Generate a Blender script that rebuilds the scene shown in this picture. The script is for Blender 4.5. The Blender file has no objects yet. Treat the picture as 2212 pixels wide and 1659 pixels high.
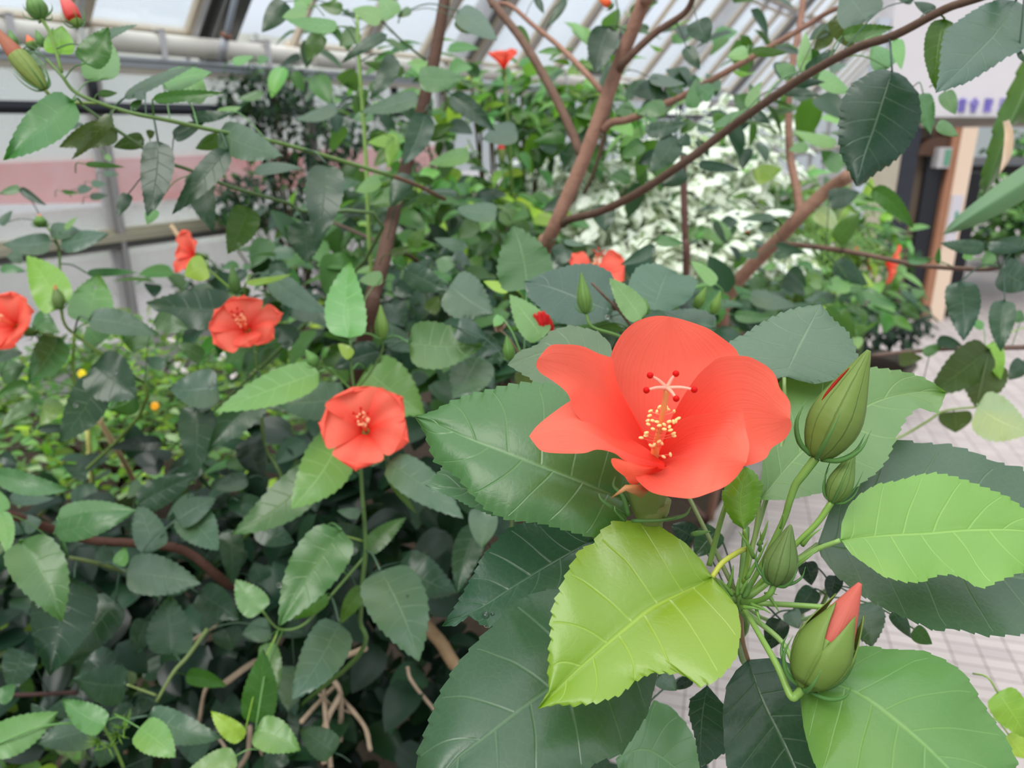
import bpy, bmesh, math, random
from mathutils import Vector, Matrix
random.seed(7)
R = random
scene = bpy.context.scene
COL = scene.collection
# ---------------------------------------------------------------- camera
FPX = 1661.0
PITCH = math.radians(18.8)
CAM = Vector((0, 0, 1.5))
FW = Vector((0, math.cos(PITCH), -math.sin(PITCH)))
RT = Vector((1, 0, 0))
UP = Vector((0, math.sin(PITCH), math.cos(PITCH)))
cd = bpy.data.cameras.new('camera'); cam = bpy.data.objects.new('camera', cd); COL.objects.link(cam)
cam.location = CAM; cam.rotation_euler = (math.radians(90) - PITCH, 0, 0)
cd.sensor_width = 36; cd.lens = 36 * FPX / 2212; cd.clip_start = .02; cd.clip_end = 200
cd.dof.use_dof = True; cd.dof.focus_distance = .40; cd.dof.aperture_fstop = 9.5
scene.camera = cam
# ---------------------------------------------------------------- world, sun, exposure
w = bpy.data.worlds.new('sky'); scene.world = w; w.use_nodes = True
nt = w.node_tree; nt.nodes.clear()
o_ = nt.nodes.new('ShaderNodeOutputWorld'); b_ = nt.nodes.new('ShaderNodeBackground')
tc = nt.nodes.new('ShaderNodeTexCoord'); sp = nt.nodes.new('ShaderNodeSeparateXYZ'); cr = nt.nodes.new('ShaderNodeValToRGB')
nt.links.new(tc.outputs['Generated'], sp.inputs[0]); nt.links.new(sp.outputs['Z'], cr.inputs[0])
cr.color_ramp.elements[0].position = 0.0; cr.color_ramp.elements[0].color = (.30, .33, .34, 1)
e = cr.color_ramp.elements.new(.12); e.color = (.62, .68, .76, 1)
e = cr.color_ramp.elements.new(.60); e.color = (.72, .78, .86, 1)
cr.color_ramp.elements[-1].position = .97; cr.color_ramp.elements[-1].color = (2.5, 2.6, 2.75, 1)
nt.links.new(cr.outputs[0], b_.inputs[0]); b_.inputs[1].default_value = 1.25
nt.links.new(b_.outputs[0], o_.inputs[0])
sd = bpy.data.lights.new('sun', 'SUN'); sd.energy = 2.0; sd.angle = math.radians(32); sd.color = (1, .96, .9)
so = bpy.data.objects.new('sun', sd); COL.objects.link(so); so.location = (2, -2, 6)
so.rotation_euler = (math.radians(28), math.radians(-24), 0)
scene.view_settings.view_transform = 'Standard'; scene.view_settings.look = 'None'
scene.view_settings.exposure = 0.05; scene.view_settings.gamma = 1; scene.view_settings.use_curve_mapping = False

def at(px, py, d):
    return CAM + d * (FW + RT * ((px - 1106) / FPX) + UP * ((829.5 - py) / FPX))
def pxm(n, d): return n * d / FPX

# ---------------------------------------------------------------- materials
def newmat(name):
    m = bpy.data.materials.new(name); m.use_nodes = True
    t = m.node_tree; t.nodes.clear()
    return m, t
def N(t, kind, **kw):
    n = t.nodes.new(kind)
    for k, v in kw.items():
        if k.startswith('i_'): n.inputs[int(k[2:])].default_value = v
        else: setattr(n, k, v)
    return n
def math_(t, op, a, b=None, clamp=False):
    n = t.nodes.new('ShaderNodeMath'); n.operation = op; n.use_clamp = clamp
    for i, v in enumerate((a, b)):
        if v is None: continue
        if isinstance(v, (int, float)): n.inputs[i].default_value = v
        else: t.links.new(v, n.inputs[i])
    return n.outputs[0]
def mix(t, fac, a, b, blend='MIX'):
    n = t.nodes.new('ShaderNodeMix'); n.data_type = 'RGBA'; n.blend_type = blend
    for s, v in ((n.inputs[0], fac), (n.inputs[6], a), (n.inputs[7], b)):
        if isinstance(v, (int, float)): s.default_value = v
        elif isinstance(v, tuple): s.default_value = (*v, 1) if len(v) == 3 else v
        else: t.links.new(v, s)
    return n.outputs[2]
def noise(t, scale, detail=3, vec=None, rough=.5):
    n = t.nodes.new('ShaderNodeTexNoise'); n.inputs['Scale'].default_value = scale
    n.inputs['Detail'].default_value = detail; n.inputs['Roughness'].default_value = rough
    if vec is not None: t.links.new(vec, n.inputs['Vector'])
    return n.outputs[0]
def out(t, shader):
    o = t.nodes.new('ShaderNodeOutputMaterial'); t.links.new(shader, o.inputs[0])
def bump(t, h, strength, dist):
    n = t.nodes.new('ShaderNodeBump'); n.inputs['Strength'].default_value = strength
    n.inputs['Distance'].default_value = dist; t.links.new(h, n.inputs['Height']); return n.outputs[0]
def princ(t, color, rough=.5, spec=.5, normal=None, metal=0):
    p = t.nodes.new('ShaderNodeBsdfPrincipled')
    if isinstance(color, tuple): p.inputs['Base Color'].default_value = (*color[:3], 1)
    else: t.links.new(color, p.inputs['Base Color'])
    if isinstance(rough, (int, float)): p.inputs['Roughness'].default_value = rough
    else: t.links.new(rough, p.inputs['Roughness'])
    p.inputs['Specular IOR Level'].default_value = spec; p.inputs['Metallic'].default_value = metal
    if normal is not None: t.links.new(normal, p.inputs['Normal'])
    return p.outputs[0]

def leaf_material(name, veins=True, island=False, variegated=False):
    m, t = newmat(name)
    oi = t.nodes.new('ShaderNodeObjectInfo'); geo = t.nodes.new('ShaderNodeNewGeometry')
    tcn = t.nodes.new('ShaderNodeTexCoord')
    base = oi.outputs['Color']
    rnd = geo.outputs['Random Per Island'] if island else oi.outputs['Random']
    hs = t.nodes.new('ShaderNodeHueSaturation')
    t.links.new(base, hs.inputs['Color'])
    t.links.new(math_(t, 'ADD', math_(t, 'MULTIPLY', rnd, .9 if island else .16), .55 if island else .92), hs.inputs['Value'])
    t.links.new(math_(t, 'ADD', math_(t, 'MULTIPLY', math_(t, 'FRACT', math_(t, 'MULTIPLY', rnd, 7.3)), .04), .48), hs.inputs['Hue'])
    col = hs.outputs[0]
    nz = noise(t, 38, 3, tcn.outputs['Object'])
    col = mix(t, math_(t, 'MULTIPLY', nz, .45), col, mix(t, 1.0, col, (.62, .75, .7), 'MULTIPLY'))
    yl = noise(t, 9, 2, tcn.outputs['Object'])
    col = mix(t, math_(t, 'MULTIPLY', math_(t, 'SUBTRACT', yl, .52, True), 2.5, True), col, mix(t, 1.0, col, (1.35, 1.08, .45), 'MULTIPLY'))
    nrm = None
    if veins:
        uv = t.nodes.new('ShaderNodeUVMap'); s3 = t.nodes.new('ShaderNodeSeparateXYZ'); t.links.new(uv.outputs[0], s3.inputs[0])
        at_ = math_(t, 'ABSOLUTE', math_(t, 'SUBTRACT', math_(t, 'MULTIPLY', s3.outputs[1], 2), 1))
        # irregular side veins
        wob = math_(t, 'MULTIPLY', math_(t, 'SUBTRACT', noise(t, 30, 1, tcn.outputs['Object']), .5), .035)
        sv = math_(t, 'ADD', math_(t, 'SUBTRACT', math_(t, 'POWER', s3.outputs[0], .82), math_(t, 'MULTIPLY', at_, .15)), wob)
        side = math_(t, 'GREATER_THAN', s3.outputs[1], .5)
        ph = math_(t, 'ADD', math_(t, 'MULTIPLY', sv, 7.2), math_(t, 'MULTIPLY', side, .42))
        fr = math_(t, 'ABSOLUTE', math_(t, 'SUBTRACT', math_(t, 'FRACT', ph), .5))
        thick = math_(t, 'SUBTRACT', .055, math_(t, 'MULTIPLY', at_, .035))
        lat = math_(t, 'SUBTRACT', 1, math_(t, 'DIVIDE', fr, thick), True)
        lat = math_(t, 'MULTIPLY', lat, math_(t, 'SUBTRACT', 1, math_(t, 'MULTIPLY', math_(t, 'GREATER_THAN', at_, .93), 1)))
        midr = math_(t, 'SUBTRACT', 1, math_(t, 'DIVIDE', at_, .035), True)
        vein = math_(t, 'MAXIMUM', math_(t, 'MULTIPLY', lat, .7), midr)
        vo = t.nodes.new('ShaderNodeTexVoronoi'); vo.feature = 'DISTANCE_TO_EDGE'; vo.inputs['Scale'].default_value = 190
        t.links.new(tcn.outputs['Object'], vo.inputs['Vector'])
        net = math_(t, 'SUBTRACT', 1, math_(t, 'DIVIDE', vo.outputs['Distance'], .10), True)
        col = mix(t, math_(t, 'MULTIPLY', vein, .55), col, mix(t, .12, mix(t, 1.0, col, (2.0, 1.7, 1.9), 'MULTIPLY'), (.5, .65, .35)))
        col = mix(t, math_(t, 'MULTIPLY', net, .025), col, (.25, .4, .16))
        h = math_(t, 'ADD', math_(t, 'MULTIPLY', vein, -1.0), math_(t, 'MULTIPLY', net, -.04))
        h = math_(t, 'ADD', h, math_(t, 'MULTIPLY', noise(t, 420, 2, tcn.outputs['Object']), .22))
        nrm = bump(t, h, .34, .001)
    if variegated:
        v = t.nodes.new('ShaderNodeTexNoise'); v.inputs['Scale'].default_value = 34
        t.links.new(tcn.outputs['Object'], v.inputs['Vector'])
        f = math_(t, 'GREATER_THAN', v.outputs[0], .43)
        col = mix(t, f, col, (.78, .82, .72))
    lcol = mix(t, .35, col, (.36, .42, .34))
    col = mix(t, math_(t, 'MULTIPLY', geo.outputs['Backfacing'], .22), col, lcol)
    p = princ(t, col, .30, .50 if veins else .30, nrm)
    tr = t.nodes.new('ShaderNodeBsdfTranslucent')
    t.links.new(mix(t, 1.0, col, (1.1, 1.15, .9) if variegated else (1.5, 1.75, .55), 'MULTIPLY'), tr.inputs[0])
    ms = t.nodes.new('ShaderNodeMixShader'); ms.inputs[0].default_value = .30
    t.links.new(p, ms.inputs[1]); t.links.new(tr.outputs[0], ms.inputs[2]); out(t, ms.outputs[0])
    return m
M = {}
M['leaf'] = leaf_material('leaf')
M['foliage'] = leaf_material('foliage', veins=False, island=True)
M['variegated'] = leaf_material('variegated', veins=False, island=True, variegated=True)

def petal_material():
    m, t = newmat('petal')
    oi = t.nodes.new('ShaderNodeObjectInfo'); uv = t.nodes.new('ShaderNodeUVMap'); s3 = t.nodes.new('ShaderNodeSeparateXYZ')
    t.links.new(uv.outputs[0], s3.inputs[0])
    r = t.nodes.new('ShaderNodeValToRGB'); t.links.new(s3.outputs[0], r.inputs[0])
    r.color_ramp.elements[0].position = .04; r.color_ramp.elements[0].color = (.82, .16, .12, 1)
    r.color_ramp.elements[1].position = .62; r.color_ramp.elements[1].color = (1, 1, 1, 1)
    col = mix(t, 1.0, oi.outputs['Color'], r.outputs[0], 'MULTIPLY')
    mp = t.nodes.new('ShaderNodeMapping'); mp.inputs['Scale'].default_value = (1.1, 26, 1); t.links.new(uv.outputs[0], mp.inputs[0])
    nz = noise(t, 1.6, 3, mp.outputs[0])
    col = mix(t, math_(t, 'MULTIPLY', math_(t, 'GREATER_THAN', nz, .56), .06), col, (.75, .04, .04))
    tcn = t.nodes.new('ShaderNodeTexCoord')
    h = math_(t, 'ADD', nz, math_(t, 'MULTIPLY', noise(t, 260, 2, tcn.outputs['Object']), .3))
    nr = bump(t, h, .35, .0008)
    p = princ(t, col, .55, .25, nr)
    tr = t.nodes.new('ShaderNodeBsdfTranslucent'); t.links.new(col, tr.inputs[0])
    ms = t.nodes.new('ShaderNodeMixShader'); ms.inputs[0].default_value = .42
    t.links.new(p, ms.inputs[1]); t.links.new(tr.outputs[0], ms.inputs[2]); out(t, ms.outputs[0])
    return m
M['petal'] = petal_material()

def plain(name, rough=.5, spec=.4, nscale=60, amt=.35, dark=(.5, .5, .5), bstr=.0, bdist=.001, metal=0, stretch=None):
    m, t = newmat(name)
    oi = t.nodes.new('ShaderNodeObjectInfo'); tcn = t.nodes.new('ShaderNodeTexCoord')
    vec = tcn.outputs['Object']
    if stretch:
        mp = t.nodes.new('ShaderNodeMapping'); mp.inputs['Scale'].default_value = stretch; t.links.new(vec, mp.inputs[0]); vec = mp.outputs[0]
    nz = noise(t, nscale, 4, vec, .6)
    col = mix(t, math_(t, 'MULTIPLY', nz, amt), oi.outputs['Color'], mix(t, 1.0, oi.outputs['Color'], dark, 'MULTIPLY'))
    nr = bump(t, nz, bstr, bdist) if bstr else None
    out(t, princ(t, col, rough, spec, nr, metal)); return m
M['stem'] = plain('stem', .42, .4, 120, .5, (.65, .75, .6), .3, .0006)
M['bark'] = plain('bark', .8, .25, 70, .8, (.42, .38, .36), .8, .003)
def calyx_mat():
    m, t = newmat('calyx'); oi = t.nodes.new('ShaderNodeObjectInfo'); tcn = t.nodes.new('ShaderNodeTexCoord')
    uv = t.nodes.new('ShaderNodeUVMap'); s3 = t.nodes.new('ShaderNodeSeparateXYZ'); t.links.new(uv.outputs[0], s3.inputs[0])
    nz = noise(t, 110, 4, tcn.outputs['Object'], .6)
    fr = math_(t, 'ABSOLUTE', math_(t, 'SUBTRACT', math_(t, 'FRACT', math_(t, 'ADD', math_(t, 'MULTIPLY', s3.outputs[1], 10), math_(t, 'MULTIPLY', nz, .25))), .62))
    ln = math_(t, 'SUBTRACT', 1, math_(t, 'DIVIDE', fr, .09), True)
    col = mix(t, math_(t, 'MULTIPLY', nz, .6), oi.outputs['Color'], mix(t, 1.0, oi.outputs['Color'], (.62, .72, .5), 'MULTIPLY'))
    col = mix(t, math_(t, 'MULTIPLY', ln, .55), col, mix(t, 1.0, oi.outputs['Color'], (.42, .5, .35), 'MULTIPLY'))
    h = math_(t, 'SUBTRACT', math_(t, 'MULTIPLY', nz, .5), ln)
    out(t, princ(t, col, .55, .3, bump(t, h, .5, .0008))); return m
M['calyx'] = calyx_mat()
M['pollen'] = plain('pollen', .6, .3, 300, .4, (.9, .6, .4))
M['paint'] = plain('paint', .45, .5, 9, .6, (.72, .68, .62), .1, .002)
M['metal'] = plain('metal', .4, .5, 14, .5, (.7, .68, .66), metal=.35)
M['plaster'] = plain('plaster', .9, .2, 6, .5, (.86, .84, .84), .25, .004)
M['stone'] = plain('stone', .85, .25, 26, .7, (.6, .58, .52), .4, .004)
M['wood'] = plain('wood', .6, .3, 18, .7, (.55, .42, .32), .2, .002, stretch=(4, 4, .4))
M['soil'] = plain('soil', .95, .1, 24, .9, (.35, .35, .32), .9, .02)
M['plastic'] = plain('plastic', .35, .5, 30, .1, (.9, .9, .9))

def glass_mat():
    m, t = newmat('greenhouse_glass')
    tcn = t.nodes.new('ShaderNodeTexCoord')
    nz = noise(t, 2.2, 5, tcn.outputs['Object'], .65)
    g = t.nodes.new('ShaderNodeBsdfGlossy'); g.inputs['Roughness'].default_value = .12; g.inputs['Color'].default_value = (.9, .95, 1, 1)
    tp = t.nodes.new('ShaderNodeBsdfTransparent'); tp.inputs[0].default_value = (.93, .96, .97, 1)
    tl = t.nodes.new('ShaderNodeBsdfTranslucent'); tl.inputs[0].default_value = (.86, .86, .87, 1)
    df = t.nodes.new('ShaderNodeBsdfDiffuse'); df.inputs[0].default_value = (.78, .76, .76, 1)
    a = t.nodes.new('ShaderNodeMixShader'); a.inputs[0].default_value = .35; t.links.new(tl.outputs[0], a.inputs[1]); t.links.new(df.outputs[0], a.inputs[2])
    b = t.nodes.new('ShaderNodeMixShader'); t.links.new(math_(t, 'ADD', math_(t, 'MULTIPLY', nz, .42), .02, True), b.inputs[0])
    t.links.new(tp.outputs[0], b.inputs[1]); t.links.new(a.outputs[0], b.inputs[2])
    c = t.nodes.new('ShaderNodeMixShader'); c.inputs[0].default_value = .06
    t.links.new(b.outputs[0], c.inputs[1]); t.links.new(g.outputs[0], c.inputs[2]); out(t, c.outputs[0]); return m
M['glass'] = glass_mat()
def water_mat():
    m, t = newmat('water'); p = t.nodes.new('ShaderNodeBsdfPrincipled')
    p.inputs['Transmission Weight'].default_value = 1; p.inputs['Roughness'].default_value = .02; p.inputs['IOR'].default_value = 1.33
    out(t, p.outputs[0]); return m
M['water'] = water_mat()
def paver_mat():
    m, t = newmat('pavers'); tcn = t.nodes.new('ShaderNodeTexCoord')
    mp = t.nodes.new('ShaderNodeMapping'); mp.inputs['Rotation'].default_value = (0, 0, math.radians(15.4)); t.links.new(tcn.outputs['Object'], mp.inputs[0])
    br = t.nodes.new('ShaderNodeTexBrick'); t.links.new(mp.outputs[0], br.inputs['Vector'])
    br.offset = 0; br.inputs['Color1'].default_value = (.40, .36, .345, 1); br.inputs['Color2'].default_value = (.48, .43, .41, 1)
    br.inputs['Mortar'].default_value = (.16, .13, .115, 1); br.inputs['Scale'].default_value = 1
    br.inputs['Mortar Size'].default_value = .0022; br.inputs['Mortar Smooth'].default_value = .4; br.inputs['Brick Width'].default_value = .084; br.inputs['Row Height'].default_value = .05
    col = mix(t, math_(t, 'MULTIPLY', noise(t, 2.5, 5, tcn.outputs['Object'], .6), .7), br.outputs['Color'], mix(t, 1.0, br.outputs['Color'], (.66, .62, .60), 'MULTIPLY'))
    col = mix(t, math_(t, 'MULTIPLY', noise(t, 90, 3, tcn.outputs['Object']), .35), col, mix(t, 1.0, col, (.7, .68, .66), 'MULTIPLY'))
    out(t, princ(t, col, .8, .3, bump(t, br.outputs['Fac'], -.4, .004))); return m
M['pavers'] = paver_mat()

# ---------------------------------------------------------------- object helpers
WP = {}
def mk(name, verts, faces, mat, parent=None, origin=None, color=None, uvs=None, smooth=True, mats=None, fmat=None, solid=0):
    if origin is None:
        n = len(verts); origin = sum((Vector(v) for v in verts), Vector()) / n
    origin = Vector(origin)
    me = bpy.data.meshes.new(name); me.from_pydata([tuple(Vector(v) - origin) for v in verts], [], faces)
    if uvs is not None:
        ul = me.uv_layers.new(name='UVMap')
        for lp in me.loops: ul.data[lp.index].uv = uvs[lp.vertex_index]
    for mm in (mats or [mat]): me.materials.append(mm if not isinstance(mm, str) else M[mm])
    if fmat: me.polygons.foreach_set('material_index', fmat)
    if smooth: me.polygons.foreach_set('use_smooth', [True] * len(me.polygons))
    me.update()
    o = bpy.data.objects.new(name, me); COL.objects.link(o)
    link(o, parent, origin)
    if color: o.color = (*color[:3], 1)
    if solid:
        md = o.modifiers.new('thickness', 'SOLIDIFY'); md.thickness = solid; md.offset = 0
    return o
def link(o, parent, origin):
    if parent is not None:
        o.parent = parent; o.location = Vector(origin) - WP[parent]
    else: o.location = origin
    WP[o] = Vector(origin)
def thing(name, label, cat, loc, group=None):
    o = bpy.data.objects.new(name, None); COL.objects.link(o); o.empty_display_size = .05
    o.location = loc; WP[o] = Vector(loc); o['label'] = label; o['category'] = cat
    if group: o['group'] = group
    return o
def tag(o, label, cat, group=None, kind=None):
    o['label'] = label; o['category'] = cat
    if group: o['group'] = group
    if kind: o['kind'] = kind
    return o
class MB:
    def __init__(s): s.v = []; s.f = []; s.uv = []; s.m = []
    def add(s, v, f, mi=0, uv=None):
        b = len(s.v); s.v += [Vector(x) for x in v]; s.f += [tuple(i + b for i in q) for q in f]; s.m += [mi] * len(f)
        s.uv += uv if uv else [(0, 0)] * len(v)
    def box(s, c, sx, sy, sz, rot=None, mi=0):
        c = Vector(c); v = []
        for z in (-1, 1):
            for x, y in ((-1, -1), (1, -1), (1, 1), (-1, 1)):
                p = Vector((x * sx / 2, y * sy / 2, z * sz / 2)); v.append(c + (rot @ p if rot else p))
        s.add(v, [(0, 3, 2, 1), (4, 5, 6, 7), (0, 1, 5, 4), (1, 2, 6, 5), (2, 3, 7, 6), (3, 0, 4, 7)], mi)
    def tube(s, pts, rad, n=8, mi=0, cap=True, bumpy=0):
        pts = [Vector(p) for p in pts]
        if isinstance(rad, (int, float)): rad = [rad] * len(pts)
        v = []; f = []; ref = None
        for i, p in enumerate(pts):
            d = (pts[min(i + 1, len(pts) - 1)] - pts[max(i - 1, 0)])
            if d.length < 1e-9: d = Vector((0, 0, 1))
            d.normalize()
            if ref is None: ref = d.orthogonal().normalized()
            ref = (ref - d * ref.dot(d)); ref = ref.normalized() if ref.length > 1e-6 else d.orthogonal().normalized()
            b = d.cross(ref)
            for k in range(n):
                a = 2 * math.pi * k / n; r = rad[i] * (1 + bumpy * R.uniform(-1, 1))
                v.append(p + (ref * math.cos(a) + b * math.sin(a)) * r)
            if i:
                for k in range(n):
                    a0 = (i - 1) * n + k; a1 = (i - 1) * n + (k + 1) % n
                    f.append((a0, a1, a1 + n, a0 + n))
        if cap: f.append(tuple(reversed(range(n)))); f.append(tuple(range(len(v) - n, len(v))))
        s.add(v, f, mi)
    def ball(s, c, rx, ax=None, rz=None, n=8, m=6, mi=0):
        c = Vector(c); rz = rz or rx; ax = (Vector(ax) if ax is not None else Vector((0, 0, 1))).normalized(); u = ax.orthogonal().normalized(); w_ = ax.cross(u)
        v = [c - ax * rz]; f = []
        for i in range(1, m):
            th = math.pi * i / m
            for k in range(n):
                a = 2 * math.pi * k / n
                v.append(c - ax * rz * math.cos(th) + (u * math.cos(a) + w_ * math.sin(a)) * rx * math.sin(th))
        v.append(c + ax * rz)
        for k in range(n): f.append((0, 1 + (k + 1) % n, 1 + k))
        for i in range(m - 2):
            for k in range(n):
                a0 = 1 + i * n + k; a1 = 1 + i * n + (k + 1) % n; f.append((a0, a1, a1 + n, a0 + n))
        L = len(v) - 1; b = 1 + (m - 2) * n
        for k in range(n): f.append((b + k, b + (k + 1) % n, L))
        s.add(v, f, mi)
    def build(s, name, mat, parent=None, origin=None, color=None, smooth=True, mats=None, uv=False):
        return mk(name, s.v, s.f, mat, parent, origin, color, s.uv if uv else None, smooth, mats, s.m if mats else None)
def smoothpts(pts, k=5):
    """Catmull-Rom through points (any tuple length)."""
    if len(pts) < 3:
        a, b = pts[0], pts[-1]
        return [tuple(x + (y - x) * i / k for x, y in zip(a, b)) for i in range(k + 1)]
    P = [tuple(2 * a - b for a, b in zip(pts[0], pts[1]))] + [tuple(p) for p in pts] + [tuple(2 * a - b for a, b in zip(pts[-1], pts[-2]))]
    o = []
    for i in range(1, len(P) - 2):
        for j in range(k):
            u = j / k
            o.append(tuple(.5 * (2 * p1 + (p2 - p0) * u + (2 * p0 - 5 * p1 + 4 * p2 - p3) * u * u + (3 * p1 - p0 - 3 * p2 + p3) * u ** 3)
                           for p0, p1, p2, p3 in zip(P[i - 1], P[i], P[i + 1], P[i + 2])))
    o.append(tuple(pts[-1])); return o
def resample(pts, n):
    L = [0]
    for a, b in zip(pts, pts[1:]): L.append(L[-1] + math.dist(a, b))
    T = L[-1] or 1; o = []; j = 0
    for i in range(n + 1):
        q = T * i / n
        while j < len(pts) - 2 and L[j + 1] < q: j += 1
        seg = L[j + 1] - L[j] or 1e-9; u = min(1, max(0, (q - L[j]) / seg))
        o.append(tuple(a + (b - a) * u for a, b in zip(pts[j], pts[j + 1])))
    return o

# ---------------------------------------------------------------- leaf / petal blades
def blade(name, parent, mid, left, right, d0, color, k=.4, kx=0, fold=0, cup=0, arch=0, wave=.02, teeth=0, tamp=3,
          ns=24, nc=5, mat='leaf', petiole=None, relief=0, dfn=None, label=None, flip=True, droop=0, tfreq=2):
    """mid/left/right: outline points in photo pixels from base to tip, placed at real depth d0 with slope k."""
    ms = resample(smoothpts(mid, 6), ns); ls = resample(left, ns) if teeth else resample(smoothpts(left, 4), ns); rs = resample(right, ns) if teeth else resample(smoothpts(right, 4), ns)
    bx, by = mid[0]; wm = max(math.dist(a, b) for a, b in zip(ls, rs)) * d0 / FPX / 2
    lm = math.dist(mid[0], mid[-1]) * d0 / FPX
    ph = R.uniform(0, 6); ts = [((i / nc) ** .9) for i in range(nc + 1)]; ts = [-x for x in reversed(ts[1:])] + ts
    v = []; uv = []; nr = len(ts); nteeth = teeth
    for i in range(ns + 1):
        s = i / ns
        for t in ts:
            e = ls[i] if t < 0 else rs[i]; m = ms[i]; a = abs(t)
            x = m[0] + (e[0] - m[0]) * a; y = m[1] + (e[1] - m[1]) * a
            if mat == 'petal':
                E, G_ = ls[i], rs[i]
                x = m[0] + (G_[0] - E[0]) / 2 * t + ((E[0] + G_[0]) / 2 - m[0]) * t * t; y = m[1] + (G_[1] - E[1]) / 2 * t + ((E[1] + G_[1]) / 2 - m[1]) * t * t
            if nteeth and a > .8 and 0 < i < ns:
                q = (s * nteeth) % 1.0; amp = tamp * (q - .35) * (a - .8) / .2
                dx, dy = e[0] - m[0], e[1] - m[1]; dl = math.hypot(dx, dy) or 1
                fx, fy = ms[min(i + 1, ns)][0] - ms[i - 1][0], ms[min(i + 1, ns)][1] - ms[i - 1][1]; fl = math.hypot(fx, fy) or 1
                g = min(1, s * 6, (1 - s) * 8)
                x += (dx / dl + .7 * fx / fl) * amp * g; y += (dy / dl + .7 * fy / fl) * amp * g
            d = d0 + k * (by - y) / FPX * d0 + kx * (x - bx) / FPX * d0
            tw_ = 1 - s ** 5 if mat == 'petal' else 1
            d += tw_ * wm * (fold * a + cup * a * a) - lm * arch * 4 * s * (1 - s) + droop * lm * s * s
            d += tw_ * wm * wave * (math.sin(s * 13 + ph + (2 if t < 0 else 0)) * (a * a if mat == 'petal' else a) + .5 * math.sin(s * 29 + ph * 2) * a * a)
            if relief:
                sv = s ** .82 - .15 * a; q = abs(((sv * 7.2 + (.42 if t > 0 else 0)) % 1) - .5)
                d += relief * math.exp(-(q / .10) ** 2) * (1 - a * .7) + relief * 1.2 * math.exp(-(a / .05) ** 2)
            if dfn: d += dfn(s, t * tw_, x, y)
            v.append(at(x, y, d)); uv.append((s, .5 + t / 2))
    f = []
    for i in range(ns):
        for j in range(nr - 1):
            a0 = i * nr + j; f.append((a0, a0 + 1, a0 + nr + 1, a0 + nr))
    if flip:
        c = (ns // 2) * nr + nr // 2
        nrm = (v[c + nr - 0] - v[c - nr]).cross(v[c + 2 - 0] - v[c - 2])
        # faces wind (a0, right, up-right, up): normal = along t x along s
        nn = (v[c + 2] - v[c - 2]).cross(v[c + nr] - v[c - nr])
        if nn.dot(Vector((0, -.35, 1))) < 0: f = [tuple(reversed(q)) for q in f]
    mb = MB(); mb.add(v, f, 0, uv)
    org = at(bx, by, d0)
    use2 = False
    if petiole:
        mb.tube(petiole[0], petiole[1], 6, 1); use2 = True
    o = mk(name, mb.v, mb.f, mat, parent, org, color, mb.uv, True, [M[mat], M['stem']] if use2 else [M[mat]], mb.m if use2 else None)
    if label: o['label'] = label
    return o
def auto_outline(bx, by, tx, ty, w, bow=0, shape=0):
    L = math.hypot(tx - bx, ty - by); ux, uy = (tx - bx) / L, (ty - by) / L; nx, ny = -uy, ux
    l = []; r = []; m = []
    for i in range(11):
        s = i / 10
        c = bow * L * 4 * s * (1 - s); m.append((bx + ux * L * s + nx * c, by + uy * L * s + ny * c))
    for i in range(19):
        s = i / 18
        if shape == 0: g = (s ** .42) * ((1 - s) ** .95) / .430
        else: g = (s ** .55) * ((1 - s) ** .6) / .47
        back = -.07 * math.sin(math.pi * min(1, s / .3)) * (w / L) * L if s < .3 else 0
        c = bow * L * 4 * s * (1 - s)
        for sg, lst in ((-1, l), (1, r)):
            lst.append((bx + ux * (L * s + back) + nx * (sg * w / 2 * g + c), by + uy * (L * s + back) + ny * (sg * w / 2 * g + c)))
    return m, l, r
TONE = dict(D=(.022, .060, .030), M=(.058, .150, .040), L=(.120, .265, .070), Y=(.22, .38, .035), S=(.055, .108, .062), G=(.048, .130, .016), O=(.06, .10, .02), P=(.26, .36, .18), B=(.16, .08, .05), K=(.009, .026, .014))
KT = dict(D=.15, M=.45, L=.75, Y=.5, S=.9, G=-.1, O=-.2, P=.9, B=.2, K=.1)
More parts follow.
